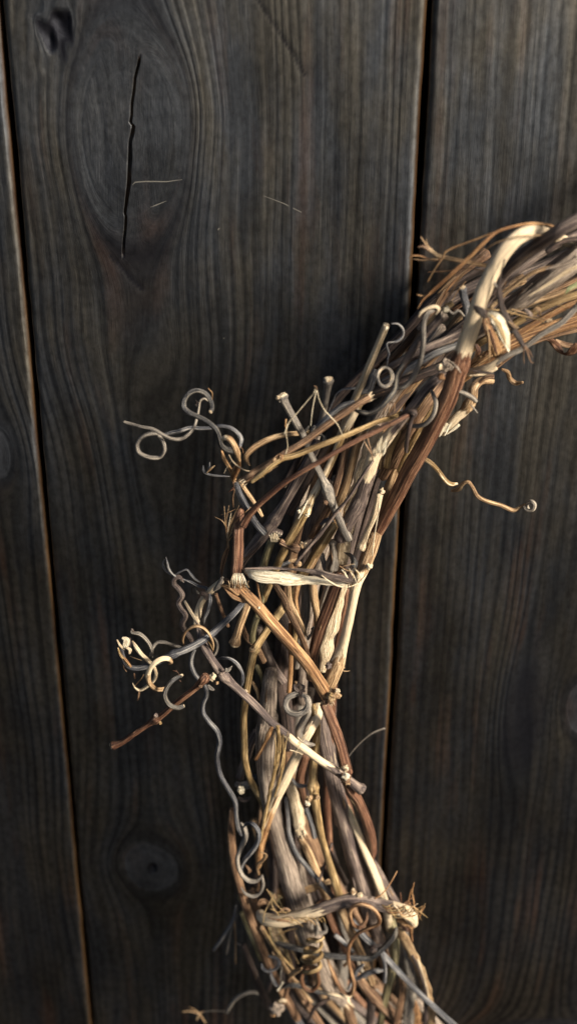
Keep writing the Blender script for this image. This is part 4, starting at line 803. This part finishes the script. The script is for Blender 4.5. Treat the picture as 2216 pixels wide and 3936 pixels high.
for q in range(8): fib(6, [(600+q*14,1130+q*6,54),(630+q*6,1180+(q%3)*15,56),(600+q*16,1260,54)], 5, random.choice(['gold','tan','olive']))
strip(6, [(510,1215),(550,1230),(590,1215)], [12,34,12], 'brown', h=52, name='leaf_scrap')

# ---- lower wrap and coils --------------------------------------------------------
w1 = S(7, [(430,300),(455,335),(530,348),(625,332),(720,300),(830,263),(930,236),(1020,240),(1110,265),(1200,285),(1262,315),(1290,365)], [40,66,74,76,74,70,70,66,70,76,80,44], 'purple', h=[56,60,63,64,65,66,66,66,66,65,63,58], peel=[.6,.85,.75,.8,.65,.3,.05,0,.15,.8,.95,.9], nodes=[(.57,.12)])
knob(7,950,185,66,40,'tan',w1,seed=51,peel=.5); knob(7,985,205,66,36,'pale',w1,seed=52)
for q in range(22):
    x=1110+q*8; fib(7, [(x,260+(q%5)*12,69),(x+30,268+(q%6)*11,70),(x+62+(q%4)*14,250+(q%7)*16,69)], [6,7,3], random.choice(['gold','pale','orange','gold']), parent=w1)
for q in range(12): fib(7, [(480+q*25,330+(q%3)*10,68),(540+q*22,345-(q%4)*6,69),(600+q*18,355+(q%5)*6,68)], [5,6,3], random.choice(['gold','tan','orange']), parent=w1)
for a in ([(470,170),(520,250),(580,310)],[(500,220),(460,300),(450,360)],[(490,280),(540,300),(600,295)],[(510,200),(500,260),(540,320)]): fib(7, a, 5, 'gold', h=64)
for a in ([(1280,460),(1275,380),(1320,330),(1335,265)],[(1270,330),(1290,260),(1280,190),(1290,135)],[(1240,310),(1220,250),(1215,190)],[(1290,300),(1330,290),(1350,265)],[(1230,250),(1260,230),(1290,205)],[(1210,270),(1250,250),(1295,240)],[(1250,300),(1300,295),(1335,295)],[(1275,420),(1285,350),(1310,310)],[(1285,280),(1260,240),(1275,170)]): fib(7, a, [14,10,7,5], random.choice(['orange','red','orange']), h=58)
fib(7, [(1070,225),(1110,200),(1150,150),(1180,100),(1195,70)], [10,8,8,7,5], 'orange', h=[68,66,62,60,58])
strip(7, [(1195,345),(1240,350),(1285,385)], [20,60,30], 'orange', h=60, name='leaf_scrap', flat=.3); strip(7, [(1210,370),(1260,400),(1285,370)], [10,30,20], 'red', h=56)
strip(7, [(740,270),(780,235),(820,245)], [14,30,10], 'red', h=58); strip(7, [(600,290),(570,280),(540,300)], [14,20,8], 'brown', h=64)
strip(7, [(420,260),(450,240),(490,255)], [18,44,20], 'brown', h=54, name='leaf_scrap')
tend(7, [(1030,300,62),(1022,345,64),(988,385,66),(948,362,68),(932,310,70),(950,268,71),(1000,255,72),(1060,278,72),(1097,330,72),(1088,368,71),(1035,390,70),(975,420,69),(932,480,68),(924,560,68),(940,640,68),(955,705,68),(942,752,68),(905,750,67),(862,692,66),(830,620,65),(808,562,63)], [14,20,22,24,24,24,26,24,24,22,22,22,24,22,22,24,26,26,24,22,16], 'rust', peel=.15)
tend(7, [(870,750,66),(910,768,68),(945,768,68)], [16,22,10], 'gold', peel=.7)
cp = []
for i in range(64):
    f = i/63; an = i*0.34; cx = 742-30*f+4*math.sin(i*.9); cy = 432+178*f
    cp.append((cx+(42+10*f)*math.cos(an), cy+(19+12*f)*math.sin(an), 66+6*math.sin(an+0.4)))
tend(7, cp, [16,21,22,23,23], 'gold', sub=5, peel=.4)
tend(7, [(790,360,58),(800,400,58),(770,415,59),(735,395,60),(722,365,60),(740,345,60),(755,380,61),(742,430,62)], [16,20,22,22,22,20,22,24], 'grey')
tend(7, [(668,600,64),(700,610,67),(745,612,69),(755,650,70),(757,700,70),(720,735,70),(678,715,70),(665,660,69),(690,612,68),(730,605,66)], [18,24,24,24,24,24,24,24,24,18], 'rust', peel=.1)
tend(7, [(590,670,56),(620,635,60),(665,612,64)], [28,30,28], 'tan'); S(7, [(600,655),(590,700),(575,760),(560,810)], [22,26,26,24], 'brown', h=54)
tend(7, [(490,450,52),(560,480,55),(640,500,57),(700,515,58),(800,540,60),(900,550,61),(990,556,61),(1045,555,61),(1085,530,61),(1140,480,60),(1180,430,59),(1192,385,58)], [28,34,36,36,36,32,32,34,36,34,32,24], 'char')
knob(7,1060,505,61,46,'dark',seed=53); strip(7, [(1040,520),(1070,490),(1110,480)], [16,34,16], 'dark', h=62)
S(7, [(940,340),(1000,425),(1060,482),(1140,562),(1240,670),(1330,762),(1450,872),(1530,945)], [36,36,36,36,34,34,34,34], 'blue', h=[50,54,56,57,58,58,58,58])
tend(7, [(535,735),(560,712),(610,705),(680,718),(760,744),(850,762),(930,776)], [12,26,28,26,24,24,18], 'char', h=[56,58,60,61,62,62,62], peel=[0,0,0,.2,.4,.5,.8])
tend(7, [(442,585),(448,612),(480,628),(520,615),(542,585),(525,556),(480,545)], [12,18,20,20,22,20,16], 'blue', h=[58,59,60,60,60,60,60]); tend(7, [(490,612),(497,660),(520,700),(545,720)], [18,22,24,18], 'blue', h=60); fib(7, [(545,700),(550,640),(555,600)], 6, 'grey', h=60); fib(7, [(530,735),(560,690)], 14, 'cream', h=61)
tend(7, [(960,680),(1010,650),(1060,630),(1120,622)], [24,32,34,28], 'blue', h=56, peel=.2); tend(7, [(1095,500),(1120,560),(1130,620),(1125,690)], [22,24,22,22], 'blue', h=60, peel=.1, cut='e'); tend(7, [(1010,590),(975,620),(955,660),(925,730)], [24,26,26,30], 'blue', h=57)
S(7, [(1165,340),(1182,430),(1185,540),(1165,640),(1140,740),(1115,850),(1095,960)], [40,46,48,48,46,44,40], 'olive', h=[46,48,49,50,50,50,48])
S(7, [(960,640),(1000,690),(1060,760),(1130,832),(1200,900)], [50,60,64,66,66], 'brown', h=50, peel=.15); knob(7,1075,700,50,50,'brown',seed=54)
strip(7, [(1200,390),(1240,460),(1300,570),(1345,680),(1375,800),(1392,960)], [60,60,62,56,50,50], 'tan', h=54, flat=.3, roll=.3); strip(7, [(1280,540),(1325,640),(1355,760),(1352,960)], [14,20,22,30], 'dark', h=57, flat=.4)
strip(7, [(1230,400),(1258,520),(1272,640),(1268,760),(1255,960)], [50,58,60,60,60], 'grey', h=52, flat=.25, peel=.35); strip(7, [(1215,640),(1225,720),(1210,820),(1180,960)], [20,44,40,30], 'brown', h=54, flat=.4)
strip(7, [(1280,780),(1300,860),(1310,960)], [30,50,50], 'orange', h=46, flat=.4); strip(7, [(1310,560),(1350,680),(1370,780)], [14,16,14], 'pale', h=57, flat=.4)
tend(7, [(298,262),(285,340),(235,425),(175,512)], [14,20,22,24], 'blue', h=30); fib(7, [(285,350),(265,440),(245,536)], [8,9,10], 'grey', h=30); fib(7, [(288,345),(296,450),(298,587)], 9, 'tan', h=30); tend(7, [(300,475),(340,490),(370,520)], 16, 'grey', h=28)
tend(7, [(248,858),(285,795),(335,758),(395,745),(460,762)], [20,24,22,20,18], 'grey', h=[22,22,22,22,22], cut='s'); fib(7, [(250,852),(170,848),(95,862)], 4, 'grey', h=22)
for a in ([(95,865),(130,915)],[(95,865),(70,845),(40,830)],[(95,865),(120,850)],[(95,865),(40,850),(0,855)],[(95,865),(80,900)]): fib(7, a, [14,6] if len(a)==2 else [10,7,5], 'tan', h=22)
S(7, [(850,425),(900,468),(950,520)], [26,28,24], 'blue', h=54)
S(7, [(810,300),(850,390),(910,500),(965,620),(1010,720)], [40,44,44,44,40], 'red', h=48, peel=.2); S(7, [(890,290),(935,400),(980,500),(1030,620),(1060,700)], [44,48,48,46,40], 'tan', h=50, peel=.1); S(7, [(1010,280),(1060,380),(1090,450),(1140,600)], [70,74,74,60], 'brown', h=44)
S(7, [(340,480),(385,600),(435,720),(490,830)], [30,40,42,40], 'dark', h=40); nd3 = knob(7,530,830,54,90,'rough',seed=55); knob(7,505,865,54,40,'orange',seed=56); strip(7, [(540,800),(560,790),(580,800)], [20,34,20], 'pale', h=58)
S(7, [(560,740),(590,820),(640,900),(680,970)], 46, 'blue', h=46); S(7, [(600,660),(660,760),(720,850),(790,960)], [36,40,40,38], 'brown', h=48); S(7, [(700,910),(740,830),(820,780),(880,760)], [20,22,22,20], 'dark', h=52)
S(7, [(440,380),(500,480),(560,580),(640,700),(720,800)], [26,26,24,22,20], 'tan', h=52); S(7, [(460,400),(520,500),(620,620)], 12, 'gold', h=56); fib(7, [(500,520),(560,620),(650,690)], 8, 'tan', h=58); fib(7, [(520,430),(590,400),(640,390)], 8, 'gold', h=56)
S(7, [(900,780),(930,860),(960,960)], [60,64,60], 'brown', h=44, peel=.2); S(7, [(1040,700),(1050,800),(1045,960)], 50, 'purple', h=38); S(7, [(940,560),(900,600)], 20, 'orange', h=52)
S(7, [(330,300),(380,420),(440,560)], 30, 'olive', h=38); S(7, [(380,180),(420,300),(450,420)], 50, 'brown', h=38)
for q in range(10): fib(7, [(480+q*7,380,52),(500+q*10,470,54),(540+q*12,560+(q%4)*25,52)], 5, random.choice(['tan','gold','olive']))

# ---- right-hand tendril ------------------------------------------------------
tend(8, [(370,268,36),(400,285,36),(450,318,36),(500,370,35),(545,432,34),(585,462,33),(632,460,32)], [24,30,30,30,32,32,26], 'gold', peel=.5)
tend(8, [(598,508,24),(640,498,28),(668,462,31),(705,448,32),(735,485,32),(770,545,32),(840,582,31),(930,608,30),(1010,642,29),(1060,622,29),(1095,600,30)], [34,34,28,28,28,30,30,30,30,26,24], 'tan', peel=.3)
tend(8, [(1085,612,30),(1105,640,31),(1145,640,32),(1160,605,32),(1140,582,31),(1115,590,30),(1108,615,29),(1130,650,29)], [24,24,26,26,26,24,22,18], 'grey', peel=.1)
# a few more curls so the weave does not stop at the frame
for i in range(16):
    u = 12.2+i*0.65; q, nn = ring_at(u); s_ = rnd.choice([-1, 1]); pts = []
    for j in range(22):
        an = j*0.55; pts.append([q[0]+nn[0]*s_*(q[2]+0.001*j)+0.006*math.cos(an), -0.035-0.004*math.sin(an*.7), q[1]+nn[1]*s_*(q[2]+0.0006*j)+0.006*math.sin(an), 0.0008, 0.1, 0])
    c = crom(pts, 4); tube('tendril', c[:, :3], c[:, 3], rnd.choice(['grey', 'tan', 'blue']), wreath, c[:, 4], 7)
print('parts', len(wreath.children), 'all', len(bpy.data.objects), 'polys', sum(len(m.polygons) for m in bpy.data.meshes))
